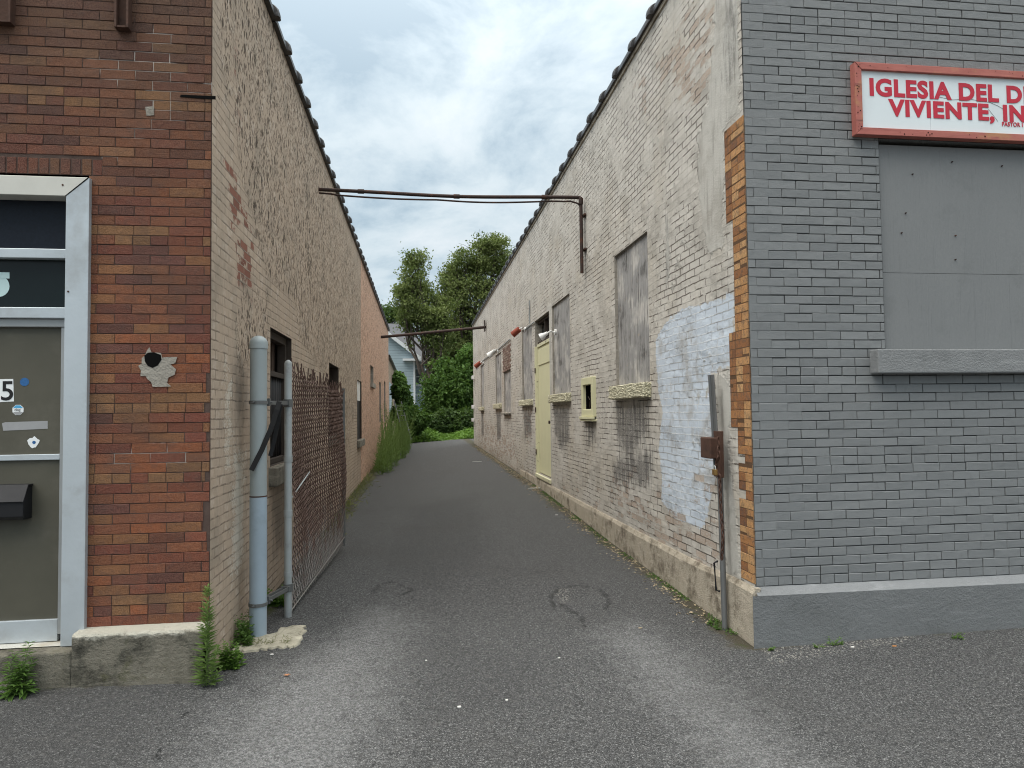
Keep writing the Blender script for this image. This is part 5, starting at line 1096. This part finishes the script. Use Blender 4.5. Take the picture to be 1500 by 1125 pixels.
# ------------------------------------------------------------------ annex, ladder, house
def build_annex():
    u0 = LENL+.03; u1 = uvL(580.5, 600)[0]; z0 = onL(571.5, 527)[2]; z1 = onL(580, 546)[2]
    t = thing('brick_annex', 'low pale brick annex with a dark red door past the pink wall', 'building', L0+LD*u0)
    a, b = uvL(571.3, 600)[0], uvL(575, 600)[0]; d = onL(573, 561)[2]
    us = axis(u0, u1, .3, [a, b]); vs = axis(0, z0, .3, [d]); H = [(a, b, -1, d)]
    at = {k: (lambda U, V: U*0-.5) for k in ('rough', 'peel', 'stain', 'chalk')}; at['pink'] = lambda U, V: U*0-.11; at['crack'] = lambda U, V: U*0+.5
    grid('wall', M['wallL'], L0-LN*.03, LD, EZ, us, vs, H, at, t, lambda U, V: np.where(V > 2.8, 2.8+(V-2.8)*((z0+(z1-z0)*(U-u0)/(u1-u0))-2.8)/(z0-2.8), V), flip=True)
    mb = MB(); mb.obox(L0-LN*.03, LD, LN, EZ, a, b, -.2, -.15, 0, d); mb.build('door', M['doorred'], t)
    mb = MB(); mb.obox(L0-LN*.35, LD, -LN, EZ, u0, u1-.02, 0, 6, -.1, min(z0, z1)-.1); mb.build('blocker_core', M['cement'], t)
    mb = MB(); P = L0+LN*.06; A = P+LD*u0; B = P+LD*(u1+.1); e = np.array((0, 0, .10)); q0, q1 = np.array((0, 0, z0)), np.array((0, 0, z1)); wv = -LN*6
    mb.add([A+q0, B+q1, B+q1+wv, A+q0+wv, A+q0+e, B+q1+e, B+q1+e+wv, A+q0+e+wv], [(0, 3, 2, 1), (4, 5, 6, 7), (0, 1, 5, 4), (1, 2, 6, 5), (3, 0, 4, 7)]); mb.build('roof', M['tile'], t)
    a_ = onL(579, 590, .15); Y = a_[1]+.5; top = onY(577.5, 588, Y); bot = onY(592, 634, Y-.9); t = thing('ladder', 'grey aluminium ladder leaning against the end of the far annex', 'ladder', bot); mb = MB()
    wv = np.array((.30, .12, 0))
    for s in (0, 1): mb.tube([top+wv*s, bot+wv*s-np.array((0, 0, .3))], .028, 6)
    mb.build_each('rail', M['greypost'], t); mb = MB()
    for k in range(1, 7): p = top+(bot-top)*k/6.6; mb.tube([p, p+wv], .018, 6)
    mb.build_each('rung', M['greypost'], t)
def build_house():
    Y = 46.0; p = lambda px, py, y=Y: onY(px, py, y)
    t = thing('house', 'pale blue two storey house with white trim and grey shingle roof behind the trees', 'house', (p(590, 640)[0], Y, 0))
    xr = p(607.5, 540)[0]; xl = xr-7.0; ze = p(607, 519)[2]; xm = (xl+xr)/2; sl = (p(568, 486)[2]-p(611, 519)[2])/(p(611, 519)[0]-p(568, 486)[0]); zr = ze+sl*(xr-xm)
    mb = MB(); mb.prism([(xl, -.3), (xr, -.3), (xr, ze), (xm, zr), (xl, ze)], (0, Y, 0), EX, EZ, EY, 3.0); mb.build('wall', M['siding'], t)
    mb = MB(); o = .35
    for s in (1, -1):
        a = np.array((xm, 0, zr+.02)); b = np.array((xm+s*(xr-xm+o), 0, ze-sl*o+.02))
        mb.add([a+(0, Y-.35, 0), b+(0, Y-.35, 0), b+(0, Y+4, 0), a+(0, Y+4, 0), a+(0, Y-.35, .12), b+(0, Y-.35, .12), b+(0, Y+4, .12), a+(0, Y+4, .12)], [(0, 1, 2, 3), (4, 7, 6, 5), (0, 4, 5, 1), (1, 5, 6, 2)])
    rf = mb.build('roof', M['shingle'], t)
    mb = MB()
    for s in (1, -1): mb.prism([(xm, zr+.13), (xm+s*(xr-xm+o+.03), ze-sl*(o+.03)+.13), (xm+s*(xr-xm+o+.03), ze-sl*(o+.03)-.14), (xm, zr-.14)], (0, Y-.42, 0), EX, EZ, EY, .06)
    mb.box(xr-.75, xr+o+.02, Y-.40, Y-.02, ze-sl*o-.16, ze-sl*o-.02); mb.box(xr-.09, xr+.02, Y-.03, Y+.05, -.3, ze-.2); mb.build('eave_trim', M['trim'], rf)
    # main block behind with its slope facing us
    Y2 = Y+1.2; xq = p(623, 540, Y2)[0]; ze2 = p(615, 527, Y2)[2]; xl2 = xl-3; zr2 = p(580, 474, Y2+3.4)[2]
    mb = MB(); mb.box(xr+.03, xq, Y2, Y2+6.8, -.3, ze2); mb.prism([(Y2, ze2), (Y2+6.8, ze2), (Y2+3.4, zr2-.1)], (xl2, 0, 0), EY, EZ, EX, p(604, 527, Y2)[0]-xl2+.02); mb.build('main_wall', M['siding'], t)
    xe = p(601, 475, Y2+3.4)[0]; mb = MB(); a, b, c, d = (xl2, Y2-.3, ze2+.02), (xq+.3, Y2-.3, ze2+.02), (xe, Y2+3.4, zr2), (xl2, Y2+3.4, zr2); e, f = (xq+.3, Y2+7.1, ze2), (xl2, Y2+7.1, ze2)
    mb.add([a, b, c, d, e, f], [(0, 1, 2, 3), (1, 4, 2), (2, 4, 5, 3)]); m = mb.build('main_roof', M['shingle'], t); s = m.modifiers.new('solid', 'SOLIDIFY'); s.thickness = .12
    mb = MB(); mb.box(xr+.1, xq+.35, Y2-.42, Y2-.32, ze2-.16, ze2+.02); mb.box(xr+.05, xq+.05, Y2-.1, Y2-.005, ze2-.35, ze2-.17); mb.box(xr+.03, xq+.02, Y2-.06, Y2-.004, p(615, 577, Y2)[2]-.12, p(615, 577, Y2)[2]); mb.build('cornice', M['trim'], t)
    A, B = p(609.5, 541, Y2-.06), p(616.5, 563, Y2-.06); mb = MB(); x0, x1, z1, z0 = A[0], B[0], A[2], B[2]
    for q in ((x0-.1, x0, z0-.1, z1+.1), (x1, x1+.1, z0-.1, z1+.1), (x0, x1, z1, z1+.12), (x0, x1, z0-.12, z0), (x0, x1, (z0+z1)/2-.03, (z0+z1)/2+.03)): mb.box(q[0], q[1], Y2-.08, Y2-.002, q[2], q[3])
    wf = mb.build('window', M['trim'], t); mb = MB(); mb.box(x0, x1, Y2-.04, Y2-.03, z0, z1); mb.build('pane', M['hglass'], wf)
    A, B = p(588, 545, Y-.04), p(591.5, 556, Y-.04); mb = MB(); mb.box(A[0], B[0], Y-.05, Y-.003, B[2], A[2]); mb.build('vent', M['wooddark'], t)
build_annex(); build_house()
# ------------------------------------------------------------------ vegetation
def unit(v): return v/(np.linalg.norm(v, axis=-1, keepdims=True)+1e-9)
def leaves_mesh(name, P, D, N, L, W, tint, mat, parent=None, fold=.25, kind=None):
    """leaf blades: folded rhombs, vectorised"""
    n = len(P); D = unit(D); S = unit(np.cross(D, N)); U = unit(np.cross(S, D)); L = np.broadcast_to(L, (n,))[:, None]; W = np.broadcast_to(W, (n,))[:, None]
    v = np.stack([P, P+D*L*.45+S*W/2+U*W*fold, P+D*L-U*L*.08, P+D*L*.45-S*W/2+U*W*fold], 1).reshape(-1, 3)
    i = np.arange(n)*4; f = np.concatenate([np.stack([i, i+1, i+2], 1), np.stack([i, i+2, i+3], 1)])
    me = bpy.data.meshes.new(name); me.from_pydata(v.tolist(), [], f.tolist()); me.update(); fattr(me, 'tint', np.repeat(np.clip(tint, 0.01, .99), 4))
    return link(name, me, mat, parent, kind)
def rnd_unit(n): return unit(RNG.normal(size=(n, 3)))
def branch(mb, a, b, r0, r1, seg=5, wob=.12):
    a, b = np.array(a), np.array(b); L = np.linalg.norm(b-a); pts = []; rs = []
    for i in range(seg+1):
        s = i/seg; pts.append(a+(b-a)*s+RNG.normal(size=3)*wob*L*.25*math.sin(math.pi*s)); rs.append(r0+(r1-r0)*s)
    mb.tube(pts, rs, 6, cap=False); return pts
def tree(label, Y, base, blobs, n, mat, leaf=.26, cat='tree', group='trees behind the alley', trunk_r=.22, bare=0, clump=.30, dens=1.0):
    """blobs: (px, py, radius in px) on the plane Y, thickened in depth"""
    b = onY(base[0], base[1], Y); b[2] = .3; t = thing('tree', label, cat, b, group); mb = MB(); cs = []; k = Y/F
    for (px, py, r) in blobs: c = onY(px, py, Y); c[1] += RNG.uniform(-1, 1)*r*k*.8; cs.append((c, r*k))
    top = max(c[0][2] for c in cs); fork = b+np.array((RNG.uniform(-.2, .2), 0, (top-.3)*.22)); branch(mb, b, fork, trunk_r, trunk_r*.75, 5, .05)
    tips = []
    for c, r in cs:
        pts = branch(mb, fork, c-np.array((0, 0, r*.3)), trunk_r*.45, .035, 7, .12)
        for _ in range(9):
            d = rnd_unit(1)[0]; d[2] = abs(d[2])*.8+.1; s = pts[RNG.integers(3, len(pts))]; e = c+d*r*RNG.uniform(.45, .98); q = branch(mb, s, e, .035, .01, 4, .15); tips.append(e)
            for _ in range(2): e2 = q[2]+rnd_unit(1)[0]*r*.5; branch(mb, q[2], e2, .015, .006, 2, .1); tips.append(e2)
        for _ in range(bare): d = rnd_unit(1)[0]; d[2] = abs(d[2]); branch(mb, c, c+d*r*RNG.uniform(1.0, 1.45), .018, .005, 4, .2)
    mb.build('trunk', M['bark'], t)
    # clumps at the tips and through the crown
    C = list(tips)
    for c, r in cs:
        m = int(26*dens); d = rnd_unit(m); C += list(c+d*r*(RNG.random((m, 1))**.45)*np.array((1, 1.1, .95)))
    C = np.array(C); idx = RNG.integers(len(C), size=n); rc = RNG.uniform(.5, 1.25, len(C))*clump; tn = RNG.uniform(.05, .8, len(C))
    P = C[idx]+RNG.normal(size=(n, 3))*rc[idx][:, None]*np.array((1, 1, .7)); D = rnd_unit(n); D[:, 2] -= .5; N = rnd_unit(n); N[:, 2] += .9
    lm = leaves_mesh('crown', P, D, N, RNG.uniform(.6, 1.25, n)*leaf, RNG.uniform(.6, 1.1, n)*leaf*.55, tn[idx]+RNG.uniform(-.15, .2, n), mat, t)
    return t
def build_trees():
    tree('slim tree with an airy crown rising beside the blue house roof', 41, (630, 640), [(612, 386, 19), (604, 412, 20), (618, 430, 22), (598, 450, 22), (624, 462, 22), (632, 484, 13), (644, 505, 17), (588, 428, 9), (642, 466, 18), (596, 464, 10), (644, 535, 14), (650, 446, 18), (648, 482, 18)], 18000, M['leafA'], .19, bare=8, clump=.22)
    tree('tallest spreading tree with thin upper branches above the cream wall', 44, (692, 640), [(726, 366, 20), (700, 372, 24), (682, 392, 24), (712, 398, 30), (742, 385, 22), (662, 405, 20), (672, 425, 30), (705, 435, 38), (735, 430, 30), (655, 440, 16), (690, 470, 40), (655, 480, 26), (720, 480, 40), (668, 515, 34), (700, 530, 40), (648, 520, 18)], 33000, M['leafA'], .20, bare=9, trunk_r=.32, clump=.25)
    tree('low dark tree crown peeking out above the grey house roof', 58, (575, 640), [(575, 455, 13), (562, 465, 14), (584, 458, 8), (565, 470, 9), (552, 468, 12)], 3600, M['leafD'], bare=1, clump=.35)
    tree('round bright green bush tree in front of the tall trees', 38, (662, 640), [(660, 548, 24), (645, 570, 24), (672, 575, 28), (685, 550, 26), (655, 595, 28), (685, 600, 28), (640, 600, 15), (638, 585, 10), (690, 525, 16)], 26000, M['leafI'], .22, 'tree', trunk_r=.12, clump=.24, dens=1.6)
    tree('dense dark tree standing deep behind the bright bush', 52, (700, 640), [(652, 545, 24), (670, 530, 32), (700, 560, 40), (720, 520, 36), (655, 590, 28), (690, 500, 34), (645, 575, 14)], 14000, M['leafD'], .34, trunk_r=.25, clump=.42)
build_trees()
def mound(name, label, cat, Y, blobs, n, mat, leaf, flat=1.0, group=None, depth=1.0):
    b = onY(blobs[0][0], 640, Y); b[2] = .4; t = thing(name, label, cat, b, group); P = []; N = []; k = Y/F; mb = MB(); tot = sum(r*r for *_, r in blobs)
    for (px, py, r) in blobs:
        c = onY(px, py, Y); c[1] += RNG.uniform(-.5, .5)*r*k*depth; m = int(n*r*r/tot); d = rnd_unit(m); d = d[(d[:, 1] < .6)]; rr = r*k*(1+RNG.normal(size=(len(d), 1))*.09+.14*np.sin(d[:, :1]*9+px)*np.sin(d[:, 2:]*8+py))
        P.append(c+d*rr*np.array((1, 1, flat))); N.append(d)
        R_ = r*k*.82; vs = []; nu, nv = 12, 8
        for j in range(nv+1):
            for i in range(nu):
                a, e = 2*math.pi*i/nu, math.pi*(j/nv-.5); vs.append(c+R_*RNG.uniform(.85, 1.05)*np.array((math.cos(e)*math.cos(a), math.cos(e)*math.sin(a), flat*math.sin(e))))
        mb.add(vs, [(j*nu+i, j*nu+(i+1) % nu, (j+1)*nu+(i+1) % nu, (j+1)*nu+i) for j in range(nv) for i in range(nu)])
    mb.build('plant_body', M['core'], t); P = np.concatenate(P); N = np.concatenate(N); n = len(P); D = RNG.normal(size=(n, 3))*.8; D[:, 2] -= .9; D += N*.3  # dark leafless core added inside the foliage to close see-through gaps
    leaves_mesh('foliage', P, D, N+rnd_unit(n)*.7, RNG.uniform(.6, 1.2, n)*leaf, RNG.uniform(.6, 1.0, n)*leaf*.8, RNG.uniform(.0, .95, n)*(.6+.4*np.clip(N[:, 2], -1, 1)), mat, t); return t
def build_undergrowth():
    mound('ivy', 'tall ivy mass climbing over the fence left of the blue house', 'ivy', 33, [(587, 572, 11), (585, 557, 8), (592, 588, 10), (590, 605, 13), (600, 604, 11), (612, 616, 12), (600, 625, 14), (622, 612, 8), (582, 550, 5)], 9000, M['leafI'], .17)
    mound('vine_thicket', 'dark green vine thicket spread below the bright bush tree', 'vines', 36, [(622, 624, 12), (640, 622, 15), (655, 612, 15), (668, 625, 18), (685, 618, 20), (700, 620, 20), (634, 614, 9), (645, 632, 12)], 10000, M['leafD'], .18, .9)
    # low creeping cover at the end of the asphalt
    n = 9000; px = RNG.uniform(575, 705, n); Y = RNG.uniform(32.6, 36.5, n); P = np.array([onY(a, 630, y) for a, y in zip(px, Y)]); P[:, 2] = .36+RNG.random(n)**2*.35*(.5+.5*np.sin(P[:, 0]*3))+(Y-32.6)*.10
    D = RNG.normal(size=(n, 3)); D[:, 2] *= .3; N = rnd_unit(n)*.6; N[:, 2] += 1; leaves_mesh('ground_cover', P, D, N, RNG.uniform(.08, .18, n), RNG.uniform(.06, .13, n), RNG.uniform(.1, .95, n), M['leafG'], kind='stuff')
    # back hedge closing the view low down
    mound('hedge', 'long dark hedge closing the end of the alley behind the vines', 'hedge', 40, [(560, 625, 18), (585, 622, 16), (610, 622, 16), (635, 615, 18), (660, 610, 25), (690, 605, 26), (715, 605, 26)], 9000, M['leafD'], .26)
build_undergrowth()
def spire(P0, h, n, ll, lw, lean=(0, 0), tip=.35, drop=.2):
    """stem and leaves of an upright weed: points, dirs"""
    s = np.sort(RNG.random(n))**.9; P = np.array(P0)+np.stack([lean[0]*s*s, lean[1]*s*s, s*h], 1); a = np.arange(n)*2.4+RNG.uniform(0, .8, n); el = .55+s*.5-drop
    D = np.stack([np.cos(a), np.sin(a), el], 1); L = ll*(1-(1-tip)*s)*RNG.uniform(.7, 1.15, n); return P, D, L, lw*(1-.5*s)
def weed(name, label, cat, base, plant_body, mat, group=None):
    """stems: list of (dx, dy, height, nleaf, leaf length, leaf width, lean, drop)"""
    t = thing(name, label, cat, base, group); Ps, Ds, Ls, Ws = [], [], [], []; mb = MB()
    for (dx, dy, h, n, ll, lw, lean, drop) in plant_body:
        b = np.array(base)+np.array((dx, dy, -.01)); P, D, L, W = spire(b, h, n, ll, lw, lean, .35, drop); Ps.append(P); Ds.append(D); Ls.append(L); Ws.append(W)
        mb.tube([b+np.array((lean[0]*s*s, lean[1]*s*s, h*s)) for s in np.linspace(0, 1, 6)], [.004*(1-.8*s)*max(.5, h/.5) for s in np.linspace(0, 1, 6)], 5, cap=False)
    P, D, L, W = map(np.concatenate, (Ps, Ds, Ls, Ws)); n = len(P)
    mb.build('stem', mat, t); fattr(t.children[0].data, 'tint', [.7]*len(t.children[0].data.vertices))
    leaves_mesh('leaves', P, D, np.array((0, 0, 1.0))+rnd_unit(n)*.25, L, W, RNG.uniform(.1, .95, n), mat, t); return t
def build_weeds():
    b = ground_at(322, 984); b[1] = min(b[1], YL-.17); b[0] = XL+.03
    weed('horseweed', 'tall single stemmed weed at the corner of the left foundation', 'weed', b, [(0, 0, .58, 260, .115, .016, (.0, 0), .25), (.03, -.02, .24, 60, .07, .012, (.05, -.03), .1), (-.02, -.02, .17, 40, .06, .012, (-.04, -.02), .1), (.05, -.01, .12, 26, .06, .014, (.05, -.03), .3)], M['leafP'])
    b = ground_at(337, 978); weed('chickweed', 'low bright leafy weed by the foot of the tall corner weed', 'weed', b, [(RNG.uniform(-.07, .07), RNG.uniform(-.03, .05), RNG.uniform(.06, .19), 18, .045, .030, (RNG.uniform(-.05, .05), RNG.uniform(-.05, .02)), .5) for _ in range(26)], M['leafG'])
    b = ground_at(357, 945); weed('leafy_weed', 'leafy green weed between the tan wall and the blue grey post', 'weed', b, [(RNG.uniform(-.05, .05), RNG.uniform(-.05, .25), RNG.uniform(.08, .22), 16, .05, .032, (RNG.uniform(-.05, .05), -.02), .5) for _ in range(22)], M['leafI'])
    b = ground_at(402, 896); b[1] += .15; b[0] -= .02; weed('leafy_weed', 'bright green weed behind the lower gate hinge', 'weed', b, [(RNG.uniform(-.09, .09), RNG.uniform(-.06, .1), RNG.uniform(.06, .17), 12, .06, .045, (RNG.uniform(-.06, .06), -.03), .5) for _ in range(20)], M['leafG'])
    b = ground_at(20, 1000); b[1] = YL-.20; b[0] = onY(20, 1000, b[1])[0]; st = [(RNG.uniform(-.04, .04), RNG.uniform(-.03, .03), RNG.uniform(.16, .33), 44, .11, .016, (RNG.uniform(-.05, .07), RNG.uniform(-.06, .02)), .7) for _ in range(7)]+[(RNG.uniform(-.03, .12), RNG.uniform(-.05, .02), RNG.uniform(.05, .12), 8, .12, .035, (RNG.uniform(-.05, .09), -.05), .8) for _ in range(6)]
    weed('feathery_weed', 'bushy green weed growing by the door step', 'weed', b, st, M['leafI'])
    G2 = 'small sprigs at the foot of the grey plinth'
    for (px, py, s, lab) in ((1222, 944, .9, 'small green sprig at the grey plinth below the sign\'s left end'), (1125, 949, .5, 'tiny sprig at the cream corner of the grey plinth'), (1400, 936, .8, 'yellowish tuft at the grey plinth near the right edge'), (1196, 948, .6, 'tiny sprig left of the sprig below the sign')):
        b = ground_at(px, py); b[1] = min(b[1], YR-.09); weed('sprig', lab, 'weed', b, [(RNG.uniform(-.05, .05)*s, RNG.uniform(-.02, .01), RNG.uniform(.03, .09)*s, 7, .035*s, .014, (RNG.uniform(-.04, .04), -.03), .4) for _ in range(9)], M['leafG'], G2)
    b = ground_at(425, 948); weed('grass_tuft', 'thin tuft of dry grass on the pale concrete pad under the gate post', 'grass', b+np.array((-.12, .06, .005)), [(RNG.uniform(-.16, .10), RNG.uniform(-.03, .06), RNG.uniform(.02, .07), 7, .05, .005, (RNG.uniform(-.04, .04), RNG.uniform(-.04, .02)), .2) for _ in range(26)], M['leafY'])
    b = ground_at(1068, 922); weed('moss_tuft', 'low mossy tuft at the foot of the leaning corner post', 'weed', b+np.array((-.05, .1, 0)), [(RNG.uniform(-.06, .06), RNG.uniform(-.1, .1), RNG.uniform(.015, .05), 9, .03, .018, (0, 0), .4) for _ in range(22)], M['leafI'])
    # tall grassy clump on the left further back
    u0, u1 = uvL(537, 650)[0], uvL(578, 650)[0]; st = []; base = L0+LD*u0+LN*.35; base[2] = gz(base[0], base[1])
    for k in range(210):
        s = RNG.choice((.08, .2, .34, .5, .62, .8))+RNG.normal()*.055; s = min(1, max(0, s)); p = L0+LD*(u0+(u1-u0)*s**1.1)+LN*(.10+RNG.random()*(.35+.42*math.sin(s*3.1))); h = RNG.uniform(.55, 1.65)*(.62+.55*math.sin(min(1, s*1.25+.12)*3.0))
        st.append((p[0]-base[0], p[1]-base[1], h, 42, .15, .022, (RNG.uniform(-.15, .42), RNG.uniform(-.3, .2)), .0))
    weed('weed_clump', 'tall clump of feathery weeds along the tan and pink wall', 'weeds', base, st, M['leafP'])
    u = uvL(588, 650)[0]; b = L0+LD*uvL(586, 650)[0]*.86+LN*.75; b[2] = gz(b[0], b[1])
    weed('leafy_shrub', 'bright low leafy shrub just past the tall weed clump', 'shrub', b, [(RNG.uniform(-.5, .55), RNG.uniform(-1.2, 1.2), RNG.uniform(.25, .85), 26, .16, .09, (RNG.uniform(-.15, .2), -.1), .5) for _ in range(75)], M['leafG'])
    # dry grass and litter along both wall feet
    n = 2600; u = RNG.uniform(.5, 22, n); l = RNG.random(n) < .40; u[l] = RNG.uniform(4.5, 20, l.sum()); P = np.zeros((n, 3))
    P[l] = (L0+LD*u[l][:, None]+LN*(np.abs(RNG.normal(size=(l.sum(), 1)))*.13+.01)); r = ~l; P[r] = np.stack([XR-.05-np.abs(RNG.normal(size=r.sum()))*.10, YR+u[r], 0*u[r]], 1); P[:, 2] = gz(P[:, 0], P[:, 1])+.004
    D = RNG.normal(size=(n, 3)); D[:, 2] = np.abs(D[:, 2])*np.where(l, 1.2, .15); N = rnd_unit(n)*.4; N[:, 2] += 1
    leaves_mesh('dry_grass', P[l], D[l], N[l], RNG.uniform(.04, .15, l.sum()), .012, RNG.random(l.sum()), M['leafY'], kind='stuff')
    leaves_mesh('leaf_litter', P[r], D[r], N[r], RNG.uniform(.015, .05, r.sum()), RNG.uniform(.008, .025, r.sum()), RNG.random(r.sum()), M['straw'], kind='stuff')
    # moss line at wall feet
    n = 1800; y = YR+RNG.uniform(.2, 9, n); P = np.stack([XR-.045-np.abs(RNG.normal(size=n))*.035, y, 0*y], 1); P[:, 2] = gz(P[:, 0], P[:, 1])+.003; keep = (np.sin(y*2.3)+np.sin(y*5.1+1)) > -.3; P = P[keep]; n = len(P)
    D = RNG.normal(size=(n, 3)); D[:, 2] = np.abs(D[:, 2])*.8; N = rnd_unit(n)*.5; N[:, 2] += 1; leaves_mesh('moss', P, D, N, RNG.uniform(.012, .03, n), .012, RNG.uniform(0, .5, n), M['leafI'], kind='stuff')
    # loose gravel in front of the plinth
    mb = MB(); 
    for _ in range(420):
        x = XR+RNG.uniform(-.2, 2.6); y = YR-.08-abs(RNG.normal())*.09; r_ = RNG.uniform(.002, .007); mb.add([(x+r_*RNG.uniform(.6, 1.4)*a, y+r_*RNG.uniform(.6, 1.4)*b_, c) for a, b_, c in ((1, 0, .002), (0, 1, .002), (-1, 0, .002), (0, -1, .002), (0, 0, r_*1.3))], [(0, 1, 4), (1, 2, 4), (2, 3, 4), (3, 0, 4)])
    mb.build('loose_gravel', M['cement'], kind='stuff')
build_weeds()
def build_litter():
    def scrap(px, py, s, lab, name='paper_scrap', mat='paper', cat='litter', asp=.6, rot=0.0, grp='white scraps on the asphalt'):
        p = ground_at(px, py); mb = MB(); n = 7; pts = []
        for i in range(n): a = 2*math.pi*i/n; q = s*RNG.uniform(.7, 1.1); x, y = q*math.cos(a), q*asp*math.sin(a); pts.append((x*math.cos(rot)-y*math.sin(rot), x*math.sin(rot)+y*math.cos(rot)))
        mb.prism(pts, (0, 0, .004), EX, EY, EZ, .006); o = mb.build(name, M[mat]); o.location = [float(c) for c in p]; tag(o, lab, cat, grp)
    scrap(673, 1037, .012, 'larger white scrap low in the middle of the asphalt'); scrap(742, 1027, .009, 'small white scrap right of the larger one in the middle of the asphalt'); scrap(624, 969, .008, 'tiny white scrap left of the middle of the asphalt, above the others')
    scrap(819, 965, .009, 'pale scrap below the sunken asphalt patch'); scrap(398, 960, .012, 'white scrap beside the pale concrete pad'); scrap(938, 921, .017, 'yellowish scrap right of the sunken asphalt patch', mat='straw', asp=.35)
    scrap(1249, 949, .012, 'white scrap by the grey plinth'); scrap(815, 755, .02, 'pale scrap in the alley right of the middle, nearer than the long strips', asp=.4); scrap(1310, 948, .016, 'orange scrap in the gravel by the grey plinth', mat='orange', asp=.3, rot=-.2)
    scrap(783, 715.5, .14, 'long pale strip of wood lying below the yellow door', 'wood_strip', 'white', 'litter', .16, .12, None); scrap(699, 676.5, .15, 'long pale strip lying further down the alley', 'wood_strip', 'white', 'litter', .10, .05, None)
    p = ground_at(420, 990); pts = []
    for i in range(24): a = 2*math.pi*i/24; q = .022*(1.0 if i % 4 == 0 else .55 if i % 2 == 0 else .42); pts.append((q*math.cos(a), q*math.sin(a)))
    mb = MB(); mb.prism(pts, (0, 0, .006), EX, EY, (0, .15, 1), .002); o = mb.build('fallen_leaf', M['dry']); o.location = p.tolist(); tag(o, 'small dry orange leaf lying on the asphalt', 'leaf')
    a, b = ground_at(195, 999), ground_at(206, 994); t = thing('cigarette_butt', 'cigarette butt with orange filter on the left pavement', 'cigarette', a); d = (b-a)
    up_ = np.array((0, 0, .006)); mb = MB(); mb.tube([a+up_, a+d*.5+up_], .004, 10); mb.build('filter', M['orange'], t); mb = MB(); mb.tube([a+d*.501+up_, b+up_], .0039, 10); mb.build('paper', M['paper'], t)
build_litter()
